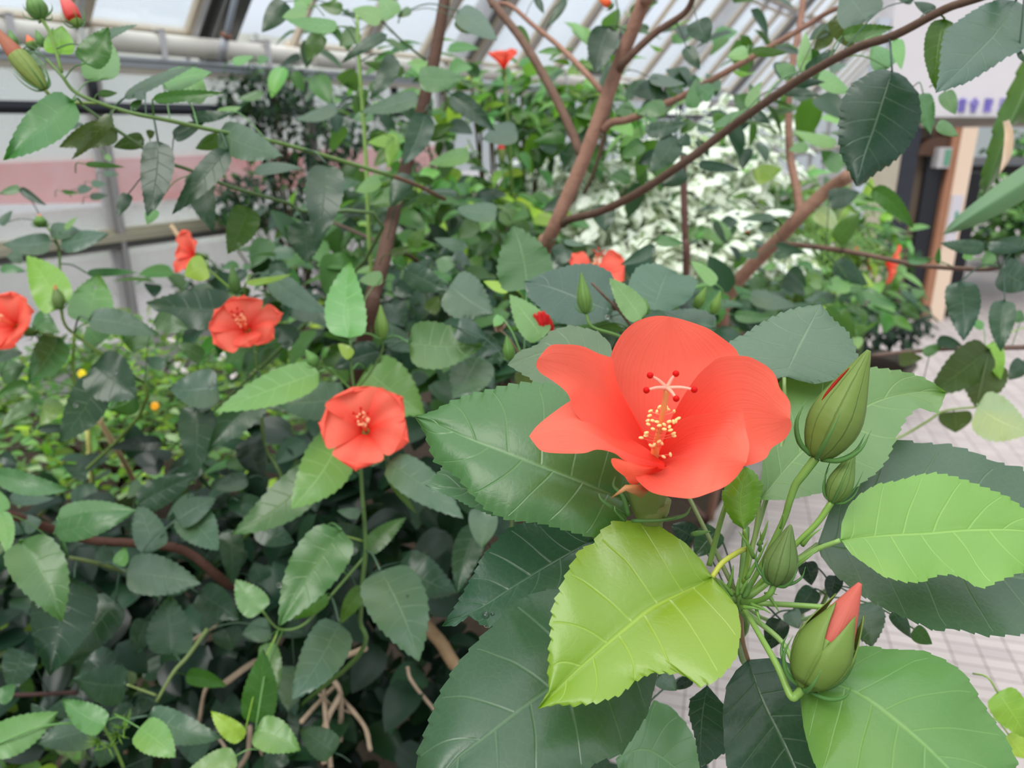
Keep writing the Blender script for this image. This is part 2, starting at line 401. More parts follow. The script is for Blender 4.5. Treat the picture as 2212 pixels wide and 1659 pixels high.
class Plant:
    def __init__(s, name, label, cat, loc, group=None, depth=1.0):
        s.root = thing(name, label, cat, loc, group); s.d = depth; s.lines = []
    def stem(s, pts, r0, r1, color, mat='stem', name='stem', k=5, bumpy=.04, n=8, down=None, label=None):
        """pts: (px, py, depth); radii in metres"""
        P = [tuple(at(x, y, d)) for x, y, d in pts]
        if down: P = P + [tuple(q) for q in down]
        P = smoothpts(P, k); mb = MB(); m = len(P) - 1
        mb.tube(P, [r0 + (r1 - r0) * i / m for i in range(m + 1)], n, bumpy=bumpy)
        o = mb.build(name, mat, s.root, P[0], color)
        if label: o['label'] = label
        s.lines.append([Vector(p) for p in P]); return o
    def nearest(s, p):
        best = None; bd = 1e9
        for l in s.lines:
            for q in l:
                dd = (q - p).length
                if dd < bd: bd = dd; best = q
        return best, bd
    def leaf(s, bx, by, tx, ty, w, tone, d=None, k=None, kx=None, bow=None, teeth=None, name='leaf', fold=None):
        d = d or s.d * R.uniform(.97, 1.03); L = math.hypot(tx - bx, ty - by)
        m, l, r = auto_outline(bx, by, tx, ty, w, bow if bow is not None else R.uniform(-.06, .06))
        k = KT[tone] + R.uniform(-.15, .15) if k is None else k
        if kx is None: kx = R.uniform(-.25, .25)
        B = at(bx, by, d); q, dd = s.nearest(B); lm = L * d / FPX
        if q is not None and dd < .13:
            mid_ = (B + q) / 2 + Vector((0, 0, .12 * dd)); P = smoothpts([tuple(B), tuple(mid_), tuple(q)], 4)
        else:
            dr = (B - at(tx, ty, d)).normalized(); P = smoothpts([tuple(B), tuple(B + dr * .012 + Vector((0, .003, 0))), tuple(B + dr * .02 + Vector((0, .012, -.012)))], 3)
        rr = max(.0006, min(.0012, lm * .012)); pr = [rr * 1.1] * len(P)
        col = TONE[tone]; j = R.uniform(.88, 1.14); col = (col[0] * j, col[1] * j * R.uniform(.95, 1.05), col[2] * j)
        big = L > 90
        return blade(name, s.root, m, l, r, d, col, k, kx, fold if fold is not None else R.uniform(-.25, .1), R.uniform(-.15, .2), R.uniform(-.05, .12), .05,
                     teeth if teeth is not None else (13 if big else 0), max(2.2, w * .038), ns=52 if big else 14, nc=5 if big else 3, petiole=(P, pr))
    def rows(s, x0, y0, sc, text):
        for ln in text.strip().splitlines():
            for item in ln.split(';'):
                q = item.split()
                if not q: continue
                a = [float(z) for z in q[:5]]
                s.leaf(x0 + a[0] / sc, y0 + a[1] / sc, x0 + a[2] / sc, y0 + a[3] / sc, a[4] / sc, q[5], float(q[6]) if len(q) > 6 else None)
# ================================================================ SETTING
def struct(o, label=None):
    o['kind'] = 'structure'
    if label: o['label'] = label
    return o
def poly(name, pts, z, mat, thick=.06):
    mb = MB(); n = len(pts)
    v = [(x, y, z) for x, y in pts] + [(x, y, z - thick) for x, y in pts]
    f = [tuple(range(n)), tuple(reversed(range(n, 2 * n)))] + [(i, i + n, (i + 1) % n + n, (i + 1) % n) for i in range(n)]
    mb.add(v, f); return mb.build(name, mat, None, (0, 0, 0), (1, 1, 1), False)
struct(poly('floor', [(-14, -6), (16, -6), (16, 26), (-14, 26)], 0, 'pavers', .1))
A0 = Vector((-2.52, 4.0, 0)); AD = Vector((.545, .839, 0)).normalized(); AN = Vector((.839, -.545, 0)).normalized()
AROT = Matrix((AD, AN, Vector((0, 0, 1)))).transposed()
def W(s, z, n=0): return A0 + AD * s + AN * n + Vector((0, 0, z))
bed = [(.10, 1.35), (2.15, 5.0), (2.5, 6.0)] + [tuple(W(4.6, 0, .1)[:2]), tuple(W(-4, 0, .1)[:2]), (-4.6, -1.0), (-.6, -1.0), (-.25, .6)]
bo = poly('planting_bed', bed, .05, 'soil', .05); bo.color = (.075, .055, .04, 1); bo['label'] = 'dark earth of the planting bed under the hibiscus shrubs'; struct(bo)
kb = MB()
ke = [(-.6, -1.0), (-.25, .6), (.10, 1.35), (2.15, 5.0), (2.5, 6.0)]
kb.tube([(x, y, .05) for x, y in ke], .05, 4)
struct(kb.build('trim_1', 'stone', None, (0, 0, 0), (.36, .33, .30), False), 'stone edging of the planting bed')

def wbox(mb, s0, s1, z0, z1, n0, n1, mi=0):
    mb.box(W((s0 + s1) / 2, (z0 + z1) / 2, (n0 + n1) / 2), abs(s1 - s0), abs(n1 - n0), abs(z1 - z0), AROT, mi)
S0, S1 = -3.0, 22
mb = MB(); wbox(mb, S0, S1, 0, .30, -.12, .06)
struct(mb.build('wall_left_base', 'plaster', None, W(0, 0), (.50, .47, .44), False), 'low concrete plinth of the glass wall')
# mullions
k_ = -2
i = 0
s = .50 - 1.52 * 2
while s < S1:
    mb = MB(); wbox(mb, s - .035, s + .035, .3, 1.78, -.05, .03); wbox(mb, s - .012, s + .012, .3, 1.78, .03, .055)
    o = mb.build('trim_%d' % (10 + i), 'paint', None, W(s, .3), (.40, .38, .37), False); struct(o); s += 1.52; i += 1
# panes
s = .50 - 1.52 * 2; i = 0
while s < S1 - 1.5:
    for z0, z1 in ((.32, .86), (.93, 1.76)):
        mb = MB(); wbox(mb, s + .036, s + 1.484, z0, z1, -.02, -.014)
        struct(mb.build('window_%d' % (i + 1), 'glass', None, None, (1, 1, 1), False)); i += 1
    s += 1.52
mb = MB(); wbox(mb, S0, S1, .86, .90, -.05, .06); wbox(mb, S0, S1, .90, .93, -.05, .03)
struct(mb.build('trim_2', 'paint', None, W(0, .9), (.46, .42, .30), False), 'ochre sill rail running along the glass wall')
mb = MB(); wbox(mb, S0, S1, .82, .86, -.04, .045)
struct(mb.build('trim_3', 'paint', None, W(0, .85), (.10, .095, .085), False))
mb = MB(); wbox(mb, S0, S1, 1.785, 1.83, -.02, .10); wbox(mb, S0, S1, 1.82, 1.835, .06, .14)
struct(mb.build('trim_4', 'metal', None, W(0, 1.8), (.50, .53, .56), False), 'grey metal eaves rail at the head of the glass wall')
mb = MB(); wbox(mb, S0, S1, 1.755, 1.785, -.02, .09)
struct(mb.build('trim_5', 'paint', None, W(0, 1.77), (.58, .52, .42), False))
# roof slope over the beds
PH = math.radians(50)
RU = (AN * math.cos(PH) + Vector((0, 0, math.sin(PH)))).normalized(); RN = AD.cross(RU).normalized()
RROT = Matrix((AD, RU, RN)).transposed()
def RW(s, u, n=0): return W(s, 1.86, -.06) + RU * u + RN * n
def rbox(mb, s0, s1, u0, u1, n0, n1, mi=0):
    mb.box(RW((s0 + s1) / 2, (u0 + u1) / 2, (n0 + n1) / 2), abs(s1 - s0), abs(u1 - u0), abs(n1 - n0), RROT, mi)
UMAX = 3.4
s = 1.36 - 2.5 * 2; i = 0
while s < S1:
    mb = MB(); rbox(mb, s - .085, s + .085, -.1, UMAX, -.17, -.155); rbox(mb, s - .085, s + .085, -.1, UMAX, -.02, -.005); rbox(mb, s - .008, s + .008, -.1, UMAX, -.15, -.02)
    st = struct(mb.build('trim_%d' % (40 + i), 'metal', None, RW(s, 0), (.12, .12, .115), False), 'dark steel rafter of the greenhouse roof')
    s += 2.5; i += 1
s = .46 - .70 * 5; i = 0
while s < S1 - .7:
    f = MB(); a, b = s, s + .63
    if any(abs((a + b) / 2 - (1.36 + 2.5 * q)) < .2 for q in range(-3, 10)): s += .70; i += 1; continue
    for u0, u1 in ((.16, 1.5), (1.6, 2.9)):
        f = MB()
        for p in ((a, a + .03, u0, u1), (b - .03, b, u0, u1), (a, b, u0, u0 + .035), (a, b, u1 - .035, u1)):
            rbox(f, *p, -.01, .035)
        rbox(f, a - .01, b + .01, u0 - .02, u0, -.04, .0)
        fr = struct(f.build('window_%d' % (100 + 2 * i + (u0 > 1)), 'paint', None, RW(a, u0), (.55, .47, .36), False), 'pale wooden frame of a roof light')
        g = MB(); rbox(g, a + .03, b - .03, u0 + .035, u1 - .035, .0, .005); go = g.build('pane', 'glass', fr, None, (1, 1, 1), False)
    mb = MB(); rbox(mb, b + .02, b + .05, 0, UMAX, -.04, .03)
    struct(mb.build('trim_%d' % (60 + i), 'paint', None, RW(b, 0), (.60, .60, .62), False), 'white glazing bar of the sloping roof')
    s += .70; i += 1
# ridge purlins
for j, u in enumerate((1.55, 2.95)):
    mb = MB(); rbox(mb, S0, S1, u - .02, u + .02, -.05, .0); struct(mb.build('trim_%d' % (90 + j), 'paint', None, RW(0, u), (.5, .5, .5), False))
# insulated heating pipe with brackets
PL = ['leftmost', 'second', 'third', 'fourth', 'fifth', 'sixth']
s = -1.04; i = 0
while i < 6:
    e_ = s + 1.42
    mb = MB(); pts = [W(s, 1.91, .10), W(s + .02, 1.91, .10), W(e_ - .03, 1.91, .10), W(e_, 1.91, .10)]
    mb.tube(pts, [.045, .058, .058, .045], 20)
    p = mb.build('pipe_sleeve', 'paint', None, W(s, 1.91, .10), (.80, .76, .68)); tag(p, ('leftmost length' if i == 0 else PL[i] + ' length from the left') + ' of the cream insulated pipe above the eaves rail', 'pipe', 'insulated pipe lengths along the eaves')
    for q in (.35, 1.08):
        mb = MB(); wbox(mb, s + q, s + q + .035, 1.835, 1.985, .155, .163); wbox(mb, s + q, s + q + .035, 1.975, 1.985, .0, .163)
        b = mb.build('bracket', 'metal', p, None, (.62, .60, .60), False)
    s += 1.52; i += 1
# dark service bar
mb = MB(); mb.tube([W(S0, 1.57, .07), W(14, 1.57, .07)], .031, 12)
for q in range(-2, 12): wbox(mb, q * 1.2 + .45, q * 1.2 + .48, 1.56, 1.78, .03, .08)
tag(mb.build('service_pipe', 'metal', None, W(0, 1.57, .07), (.025, .028, .035)), 'long thin black pipe running along the glass wall', 'pipe')
# pale blue opener rod at the left
mb = MB(); mb.tube([W(1.18, 1.86, .21), W(1.21, 2.7, .67)], .017, 12)
rod = thing('opener_rod', 'pale blue metal opener rod standing on the eaves rail at the roof lights', 'rod', W(1.13, 1.84, .16))
mb.build('rod', 'paint', rod, None, (.55, .62, .75))
mb = MB(); mb.tube([W(1.178, 1.84, .20), W(1.186, 1.96, .255)], .026, 12); mb.build('socket', 'metal', rod, None, (.50, .50, .53))
mb = MB(); mb.tube([W(1.188, 1.965, .26), W(1.189, 1.985, .27)], .032, 12); mb.build('clamp', 'metal', rod, None, (.30, .13, .07))

# outside the glass: neighbouring building with a red band
def ob(name, s0, s1, z0, z1, n0, n1, mat, col, parent=None):
    mb = MB(); wbox(mb, s0, s1, z0, z1, n0, n1); return mb.build(name, mat, parent, None, col, False)
nb = thing('neighbouring_building', 'pale building with a wide red band seen through the glass wall at left', 'building', W(1, 0, -2.6))
ob('wall', -5, 7, 0, 2.35, -2.9, -2.6, 'plaster', (.80, .82, .72), nb)
ob('red_band', -5, 7, .80, 1.19, -2.6, -2.56, 'paint', (.78, .15, .12), nb)['label'] = 'faded red band'
ob('plinth', -5, 7, 0, .35, -2.6, -2.55, 'plaster', (.62, .60, .52), nb)
wd = MB(); wd.add([W(-1.2, .80, -2.55), W(2.3, .80, -2.55), W(.2, .93, -2.55), W(-1.2, 1.0, -2.55), W(-1.2, .80, -2.5), W(2.3, .80, -2.5), W(.2, .93, -2.5), W(-1.2, 1.0, -2.5)],
                  [(4, 5, 6, 7), (0, 3, 2, 1), (0, 1, 5, 4), (1, 2, 6, 5), (2, 3, 7, 6), (3, 0, 4, 7)])
wd.build('white_panel', 'paint', nb, None, (.85, .84, .83), False)
for q in range(6): ob('pilaster', -3.5 + q * 1.8, -3.44 + q * 1.8, 0, 2.35, -2.56, -2.50, 'plaster', (.5, .52, .48), nb)
gr = MB(); gr.box((-6, 14, -.06), 30, 40, .02)

# ---- door wall on the right, at y = YD
YD = 6.0
def DX(px): return (px - 1106) * .9466 / FPX * YD
def DZ(py):
    v = (829.5 - py) / FPX; return 1.5 + YD * (-.3223 + v * .9466) / (.9466 + v * .3223)
def db(name, x0, x1, z0, z1, y0, y1, mat, col, parent=None, smooth=False):
    mb = MB(); mb.box(((x0 + x1) / 2, (y0 + y1) / 2, (z0 + z1) / 2), abs(x1 - x0), abs(y1 - y0), abs(z1 - z0))
    return mb.build(name, mat, parent, None, col, smooth)
zt = DZ(253)
fa = struct(db('wall_back', DX(1897), DX(2700), zt, 2.9, YD, YD + .25, 'plaster', (.66, .63, .64)), 'pale plastered wall above the doorway')
struct(db('trim_6', DX(1990), DX(2700), zt - .035, zt, YD - .04, YD + .25, 'paint', (.10, .085, .065)), 'dark lintel edge over the doorway')
struct(db('trim_7', DX(1990), DX(2700), zt - .07, zt - .035, YD, YD + .2, 'paint', (.36, .31, .26)))
pc = struct(db('wall_pier', DX(1893), DX(1958), 0, zt, YD, YD + .35, 'stone', (.48, .43, .34)), 'beige stone pier left of the doorway')
struct(db('trim_8', DX(1866), DX(1890), 0, 2.2, YD - .02, YD + .05, 'paint', (.52, .57, .64)), 'pale blue grey corner post')
struct(db('door_1', DX(1962), DX(1998), 0, zt, YD + .02, YD + .10, 'metal', (.035, .038, .05)), 'dark steel door stile')
struct(db('wall_reveal', DX(1998), DX(2030), 0, zt, YD + .12, YD + .35, 'stone', (.26, .20, .15)), 'brown reveal beside the dark door')
struct(db('door_2', DX(2022), DX(2058), 0, zt - .28, YD + .02, YD + .06, 'metal', (.02, .022, .028)), 'black door leaf folded against the reveal')
arch = MB(); ac = DX(2040); rr_ = DX(2062) - DX(2018)
av = []
for q in range(13):
    a = math.pi * q / 12; av += [(ac + rr_ * math.cos(a), YD + .01, zt - .27 + .9 * rr_ * math.sin(a)), (ac + rr_ * math.cos(a), YD + .12, zt - .27 + .9 * rr_ * math.sin(a))]
arch.add(av, [(2 * q, 2 * q + 2, 2 * q + 3, 2 * q + 1) for q in range(12)] + [tuple(range(0, 26, 2))])
struct(arch.build('trim_9', 'wood', None, None, (.10, .055, .035), False), 'brown arched head of the folded door')
struct(db('wall_pillar', DX(2062), DX(2078), 0, zt - .07, YD - .02, YD + .3, 'wood', (.40, .20, .12)), 'reddish wooden pillar edge of the doorway')
struct(db('wall_pillar_face', DX(2078), DX(2112), 0, zt - .07, YD - .03, YD + .3, 'plaster', (.72, .56, .43)), 'cream and peach painted pillar at the doorway')
nb_ = db('notice', DX(2080), DX(2104), .62, .98, YD - .045, YD - .032, 'plastic', (.55, .52, .56)); tag(nb_, 'small pale notice with green print fixed to the cream pillar', 'notice')
db('green_print', DX(2092), DX(2099), .70, .86, YD - .047, YD - .0451, 'plastic', (.05, .25, .15), nb_)
bx = thing('switch_box', 'small white box with green panel fixed by the arched brown door', 'box', (DX(2045), YD - .05, DZ(362)))
db('housing', DX(2030), DX(2058), DZ(362), DZ(318), YD - .06, YD + .02, 'plastic', (.42, .40, .40), bx)
db('green_panel', DX(2044), DX(2056), DZ(356), DZ(322), YD - .066, YD - .0601, 'plastic', (.10, .28, .18), bx)
# interior of the passage
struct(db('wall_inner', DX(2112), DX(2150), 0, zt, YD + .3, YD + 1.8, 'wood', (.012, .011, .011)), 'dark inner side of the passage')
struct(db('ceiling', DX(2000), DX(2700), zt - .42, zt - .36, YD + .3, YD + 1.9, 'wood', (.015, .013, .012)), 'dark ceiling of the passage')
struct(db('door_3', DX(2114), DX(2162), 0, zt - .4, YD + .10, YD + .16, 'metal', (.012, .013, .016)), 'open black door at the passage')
# lettering on the wall over the doorway, four characters in violet
sg = thing('sign_lettering', 'violet painted Chinese characters on the pale wall above the doorway', 'sign', (DX(2070), YD - .01, zt + .05))
G = [  # strokes in a unit square (x0,z0,x1,z1)
    [(.1, .9, .9, .9), (.0, .72, 1, .72), (.1, .55, .9, .55), (.15, .36, .85, .36), (.15, .2, .85, .2), (.15, .03, .85, .03), (.5, 1, .5, .5), (.15, .38, .15, 0), (.85, .38, .85, 0)],
    [(.5, 1, .0, .66), (.5, 1, 1, .66), (.2, .62, .8, .62), (.1, .45, .9, .45), (.25, .28, .75, .28), (.25, .02, .75, .02), (.25, .3, .25, 0), (.75, .3, .75, 0)],
    [(.1, .95, .1, 0), (.1, .95, .42, .95), (.42, .95, .42, .0), (.1, .65, .42, .65), (.1, .35, .42, .35), (.58, .92, .95, .92), (.58, .92, .58, .0), (.95, .92, .95, .55), (.58, .55, .95, .55), (.75, .45, .95, .02)],
    [(.1, .95, .1, .5), (.1, .95, .9, .95), (.9, .95, .9, .5), (.1, .55, .9, .55), (.5, .55, .5, .1), (.2, .35, .0, .0), (.5, .3, .95, .3), (.3, .02, 1, .02)]]
gx = [2062, 2088, 2118, 2151]; gw = DX(2079) - DX(2062); gh = DZ(216) - DZ(244)
for gi, (g, px) in enumerate(zip(G, gx)):
    mb = MB()
    for x0, z0, x1, z1 in g:
        a = Vector((DX(px) + x0 * gw, YD - .006, zt + .04 + z0 * gh)); b = Vector((DX(px) + x1 * gw, YD - .006, zt + .04 + z1 * gh))
        d = b - a; L = d.length + .008; ang = math.atan2(d.z, d.x)
        mb.box((a + b) / 2, L, .008, .0085, Matrix.Rotation(-ang, 3, 'Y'))
    mb.build('character', 'plastic', sg, None, (.22, .17, .62), False)
# ================================================================ FOREGROUND SPRAY
GREEN = (.13, .26, .04); DGREEN = (.06, .15, .03); BROWN = (.20, .105, .065); CORAL = (.95, .165, .105)
def zc(x0, y0, sc, *pts): return [(x0 + a / sc, y0 + b / sc) for a, b in pts]
Z3 = (1472, 1104, 2.989); Z2 = (1472, 640, 2.989); Z4 = (880, 1104, 2.989); Z6 = (500, 800, 2.989); ZF = (1120, 660, 3.568)
fg = Plant('hibiscus_branch', 'nearest hibiscus spray with the largest open coral flower, four buds and big serrated leaves', 'hibiscus', (.62, .55, .05), None, .40)
ND = (1600, 1300)
fg.stem([(1612, 1140, .425), (1606, 1220, .41), (1600, 1300, .40), (1612, 1345, .415)], .0019, .0024, (.12, .24, .05), down=[at(1640, 1480, .47), (.34, .50, .9), (.50, .56, .45), (.62, .55, .05)], name='stem')
def hero(mid, left, right, d0, tone, k, kx=0, teeth=24, tamp=6, relief=.0002, col=None, **kw):
    ns = kw.pop('ns', 150); nc = kw.pop('nc', 12)
    return blade('leaf', fg.root, mid, left, right, d0, col or TONE[tone], k, kx, teeth=teeth, tamp=tamp, ns=ns, nc=nc, relief=relief, wave=kw.pop('wave', .03), **kw)
def pet(parent, pts, r0, r1, col, name='petiole', n=10, label=None):
    P = smoothpts([tuple(at(x, y, d)) for x, y, d in pts], 6); mb = MB(); m = len(P) - 1
    mb.tube(P, [r0 + (r1 - r0) * i / m for i in range(m + 1)], n, bumpy=.02); o = mb.build(name, 'stem', parent, P[0], col)
    if label: o['label'] = label
    return o
# L1 big leaf left behind the flower
L1 = hero([(1362, 1085), (1240, 1034), (1089, 977), (1018, 950), (952, 920), (896, 900)],
     [(1362, 1085), (1372, 1030), (1365, 960), (1320, 895), (1270, 855), (1229, 840), (1196, 828), (1142, 825), (1095, 831), (1052, 843), (1012, 852), (970, 869), (938, 887), (896, 900)],
     [(1362, 1085), (1352, 1125), (1318, 1155), (1281, 1162), (1230, 1148), (1169, 1131), (1095, 1123), (1049, 1101), (1017, 1067), (988, 1031), (938, 997), (916, 934), (896, 900)],
     .405, 'M', .55, 0, 25, 6, fold=-.20, arch=.10, cup=.30, col=(.062, .140, .036))
pet(L1, [(1362, 1085, .405), (1480, 1200, .405), (1596, 1290, .402)], .0011, .0014, (.16, .20, .06))
L1b = hero([(1200, 1050), (1080, 1060), (919, 1049)], [(1200, 1050), (1080, 980), (962, 1005), (919, 1049)], [(1200, 1050), (1152, 1128), (1062, 1113), (1015, 1094), (985, 1078), (919, 1049)],
     .43, 'S', .8, 0, 26, 4, col=(.085, .17, .09), ns=110)
# L2a grey green, L2b bright behind buds
L2a = hero([(1694, 815), (1730, 740), (1773, 657)], [(1694, 815), (1640, 838), (1575, 800), (1562, 755), (1582, 734), (1609, 722), (1629, 707), (1653, 693), (1689, 675), (1726, 664), (1773, 657)],
     [(1694, 815), (1760, 830), (1830, 815), (1856, 778), (1843, 740), (1830, 715), (1802, 692), (1785, 672), (1773, 657)], .455, 'S', .9, 0, 20, 5, col=(.085, .145, .085), cup=.1)
pet(L2a, [(1694, 815, .455), (1690, 950, .45), (1625, 1180, .42)], .0011, .0014, (.16, .24, .07))
L2b = hero([(1641, 1080), (1740, 968), (1867, 880), (1960, 850), (2044, 847)],
     [(1641, 1080), (1650, 960), (1680, 830), (1706, 806), (1756, 807), (1810, 796), (1890, 794), (1947, 801), (1994, 815), (2021, 830), (2044, 847)],
     [(1641, 1080), (1706, 1080), (1766, 1066), (1840, 1058), (1894, 1021), (1917, 991), (1944, 928), (1960, 900), (1984, 880), (2007, 888), (2027, 893), (2044, 847)],
     .425, 'L', .75, .1, 24, 4.5, col=(.125, .25, .08), fold=-.1)
pet(L2b, [(1641, 1080, .425), (1632, 1150, .42), (1612, 1240, .408)], .0011, .0014, (.18, .26, .06))
# L6, L7 at the right
L6 = hero([(1815, 1167), (1907, 1157), (2007, 1152), (2108, 1144), (2212, 1146), (2300, 1165)],
     [(1815, 1167), (1818, 1130), (1833, 1092), (1857, 1068), (1894, 1046), (1940, 1038), (1981, 1026), (2021, 1021), (2057, 1028), (2088, 1038), (2141, 1058), (2175, 1072), (2212, 1098), (2300, 1165)],
     [(1815, 1167), (1840, 1198), (1873, 1221), (1907, 1245), (1957, 1258), (1991, 1258), (2024, 1243), (2057, 1241), (2084, 1251), (2108, 1268), (2128, 1270), (2158, 1255), (2212, 1234), (2300, 1165)],
     .385, 'Y', .7, .05, 25, 5, col=(.19, .33, .06), fold=-.12, cup=.1)
pet(L6, [(1815, 1167, .385), (1740, 1200, .392), (1604, 1300, .398)], .0012, .0016, (.20, .34, .08))
L7 = hero([(1766, 1175), (1900, 1200), (2050, 1230), (2212, 1250), (2370, 1290)],
     [(1766, 1175), (1800, 1080), (1860, 1000), (1937, 949), (1994, 958), (2047, 960), (2101, 975), (2154, 1000), (2205, 1010), (2290, 1080), (2370, 1290)],
     [(1766, 1175), (1773, 1201), (1807, 1245), (1850, 1278), (1897, 1308), (1957, 1335), (2021, 1363), (2060, 1358), (2134, 1374), (2212, 1370), (2290, 1350), (2370, 1290)],
     .435, 'S', .8, 0, 22, 6, col=(.05, .10, .06))
pet(L7, [(1766, 1175, .435), (1700, 1225, .425), (1606, 1300, .402)], .0011, .0015, (.16, .22, .07))
# L8 bottom right
L8 = hero([(1722, 1462), (1840, 1490), (1940, 1560), (2041, 1652), (2110, 1740)],
     [(1722, 1462), (1760, 1410), (1840, 1398), (1883, 1395), (1914, 1402), (1994, 1405), (2034, 1422), (2078, 1449), (2098, 1475), (2118, 1512), (2144, 1552), (2171, 1589), (2198, 1646), (2190, 1710), (2110, 1740)],
     [(1722, 1462), (1728, 1505), (1736, 1572), (1750, 1626), (1768, 1670), (1830, 1740), (1960, 1790), (2110, 1740)],
     .375, 'L', .8, 0, 22, 4, col=(.095, .215, .055), fold=-.12, cup=.28, arch=.10)
pet(L8, [(1722, 1462, .380), (1690, 1388, .39), (1604, 1318, .40)], .0012, .0015, (.20, .33, .08))
# L9 dark bottom, L10, L11
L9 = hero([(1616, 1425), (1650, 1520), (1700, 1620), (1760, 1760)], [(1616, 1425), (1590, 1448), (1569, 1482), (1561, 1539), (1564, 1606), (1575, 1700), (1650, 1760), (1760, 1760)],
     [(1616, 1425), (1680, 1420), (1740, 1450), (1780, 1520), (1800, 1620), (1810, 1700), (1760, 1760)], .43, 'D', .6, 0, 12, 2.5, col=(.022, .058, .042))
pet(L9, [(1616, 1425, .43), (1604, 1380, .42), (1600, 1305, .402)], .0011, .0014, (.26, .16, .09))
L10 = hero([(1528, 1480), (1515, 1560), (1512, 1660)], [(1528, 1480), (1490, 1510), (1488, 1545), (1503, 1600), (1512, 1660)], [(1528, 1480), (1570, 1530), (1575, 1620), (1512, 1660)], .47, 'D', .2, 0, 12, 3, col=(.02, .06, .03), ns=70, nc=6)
# L12 yellow green young leaf right under the flower
L12 = hero([(1607, 1144), (1600, 1080), (1612, 1008)], [(1607, 1144), (1585, 1130), (1569, 1105), (1558, 1070), (1575, 1030), (1612, 1008)], [(1607, 1144), (1629, 1122), (1642, 1085), (1648, 1048), (1632, 1022), (1612, 1008)], .392, 'Y', .2, 0, 12, 3.5, col=(.17, .30, .02), ns=80, nc=7, cup=.5)
pet(L12, [(1607, 1144, .392), (1616, 1190, .398), (1606, 1260, .402)], .0008, .0012, (.2, .34, .05))
# L3 bright central leaf
L3 = hero([(1538, 1247), (1512, 1262), (1412, 1311), (1358, 1352), (1281, 1418), (1231, 1462), (1161, 1532)],
     [(1538, 1247), (1516, 1211), (1482, 1174), (1432, 1141), (1382, 1124), (1325, 1126), (1296, 1150), (1281, 1174), (1251, 1189), (1235, 1219), (1218, 1250), (1208, 1278), (1196, 1301), (1190, 1338), (1190, 1372), (1186, 1408), (1184, 1454), (1186, 1490), (1161, 1532)],
     [(1538, 1247), (1566, 1278), (1593, 1311), (1601, 1358), (1593, 1415), (1576, 1442), (1549, 1469), (1509, 1484), (1496, 1469), (1469, 1455), (1405, 1454), (1372, 1472), (1340, 1500), (1295, 1516), (1241, 1524), (1200, 1522), (1161, 1532)],
     .375, 'Y', .55, -.1, 27, 6.5, col=(.165, .335, .022), fold=-.18, cup=.12, arch=.04)
pet(L3, [(1538, 1247, .375), (1560, 1216, .378), (1596, 1192, .39), (1612, 1185, .405)], .0013, .0014, (.38, .42, .05), label='yellow leaf stalk')
# L4, L5 dark leaves at lower left
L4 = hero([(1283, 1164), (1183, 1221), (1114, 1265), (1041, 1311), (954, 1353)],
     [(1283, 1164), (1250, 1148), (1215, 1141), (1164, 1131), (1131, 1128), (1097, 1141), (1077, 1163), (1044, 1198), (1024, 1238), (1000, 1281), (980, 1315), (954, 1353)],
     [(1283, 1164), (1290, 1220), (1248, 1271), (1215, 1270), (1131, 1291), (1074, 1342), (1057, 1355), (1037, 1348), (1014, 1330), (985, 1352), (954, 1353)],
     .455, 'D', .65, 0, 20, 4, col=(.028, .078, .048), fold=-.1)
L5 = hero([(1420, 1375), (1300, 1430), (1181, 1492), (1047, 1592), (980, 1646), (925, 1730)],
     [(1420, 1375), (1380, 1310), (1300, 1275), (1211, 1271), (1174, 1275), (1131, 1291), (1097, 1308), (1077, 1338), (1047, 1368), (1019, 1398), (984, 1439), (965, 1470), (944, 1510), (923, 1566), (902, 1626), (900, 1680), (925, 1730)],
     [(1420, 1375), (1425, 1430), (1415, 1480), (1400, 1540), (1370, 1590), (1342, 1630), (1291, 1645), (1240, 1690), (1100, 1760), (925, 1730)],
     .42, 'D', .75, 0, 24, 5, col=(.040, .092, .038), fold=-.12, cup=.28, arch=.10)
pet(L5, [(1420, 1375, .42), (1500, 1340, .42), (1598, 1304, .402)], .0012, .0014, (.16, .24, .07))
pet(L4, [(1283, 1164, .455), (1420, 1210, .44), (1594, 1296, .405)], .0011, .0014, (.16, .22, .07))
L11 = hero([(1330, 1640), (1400, 1620), (1500, 1690)], [(1330, 1640), (1382, 1568), (1412, 1512), (1449, 1526), (1482, 1562), (1506, 1606), (1512, 1660), (1500, 1690)], [(1330, 1640), (1345, 1700), (1420, 1740), (1500, 1690)], .50, 'L', .8, 0, 14, 2, col=(.10, .22, .10), ns=80, nc=7)
# leaf behind the flower, upper left (dull green)
L14 = hero([(1330, 790), (1240, 755), (1180, 760), (1096, 788)], [(1330, 790), (1318, 742), (1290, 715), (1232, 702), (1190, 715), (1160, 745), (1120, 760), (1096, 788)], [(1330, 790), (1290, 830), (1200, 835), (1162, 828), (1125, 805), (1096, 788)], .47, 'S', .75, 0, 14, 3, col=(.085, .15, .07), ns=90, nc=7)
pet(L14, [(1330, 790, .47), (1450, 1000, .46), (1590, 1280, .41)], .001, .0014, (.16, .22, .07))
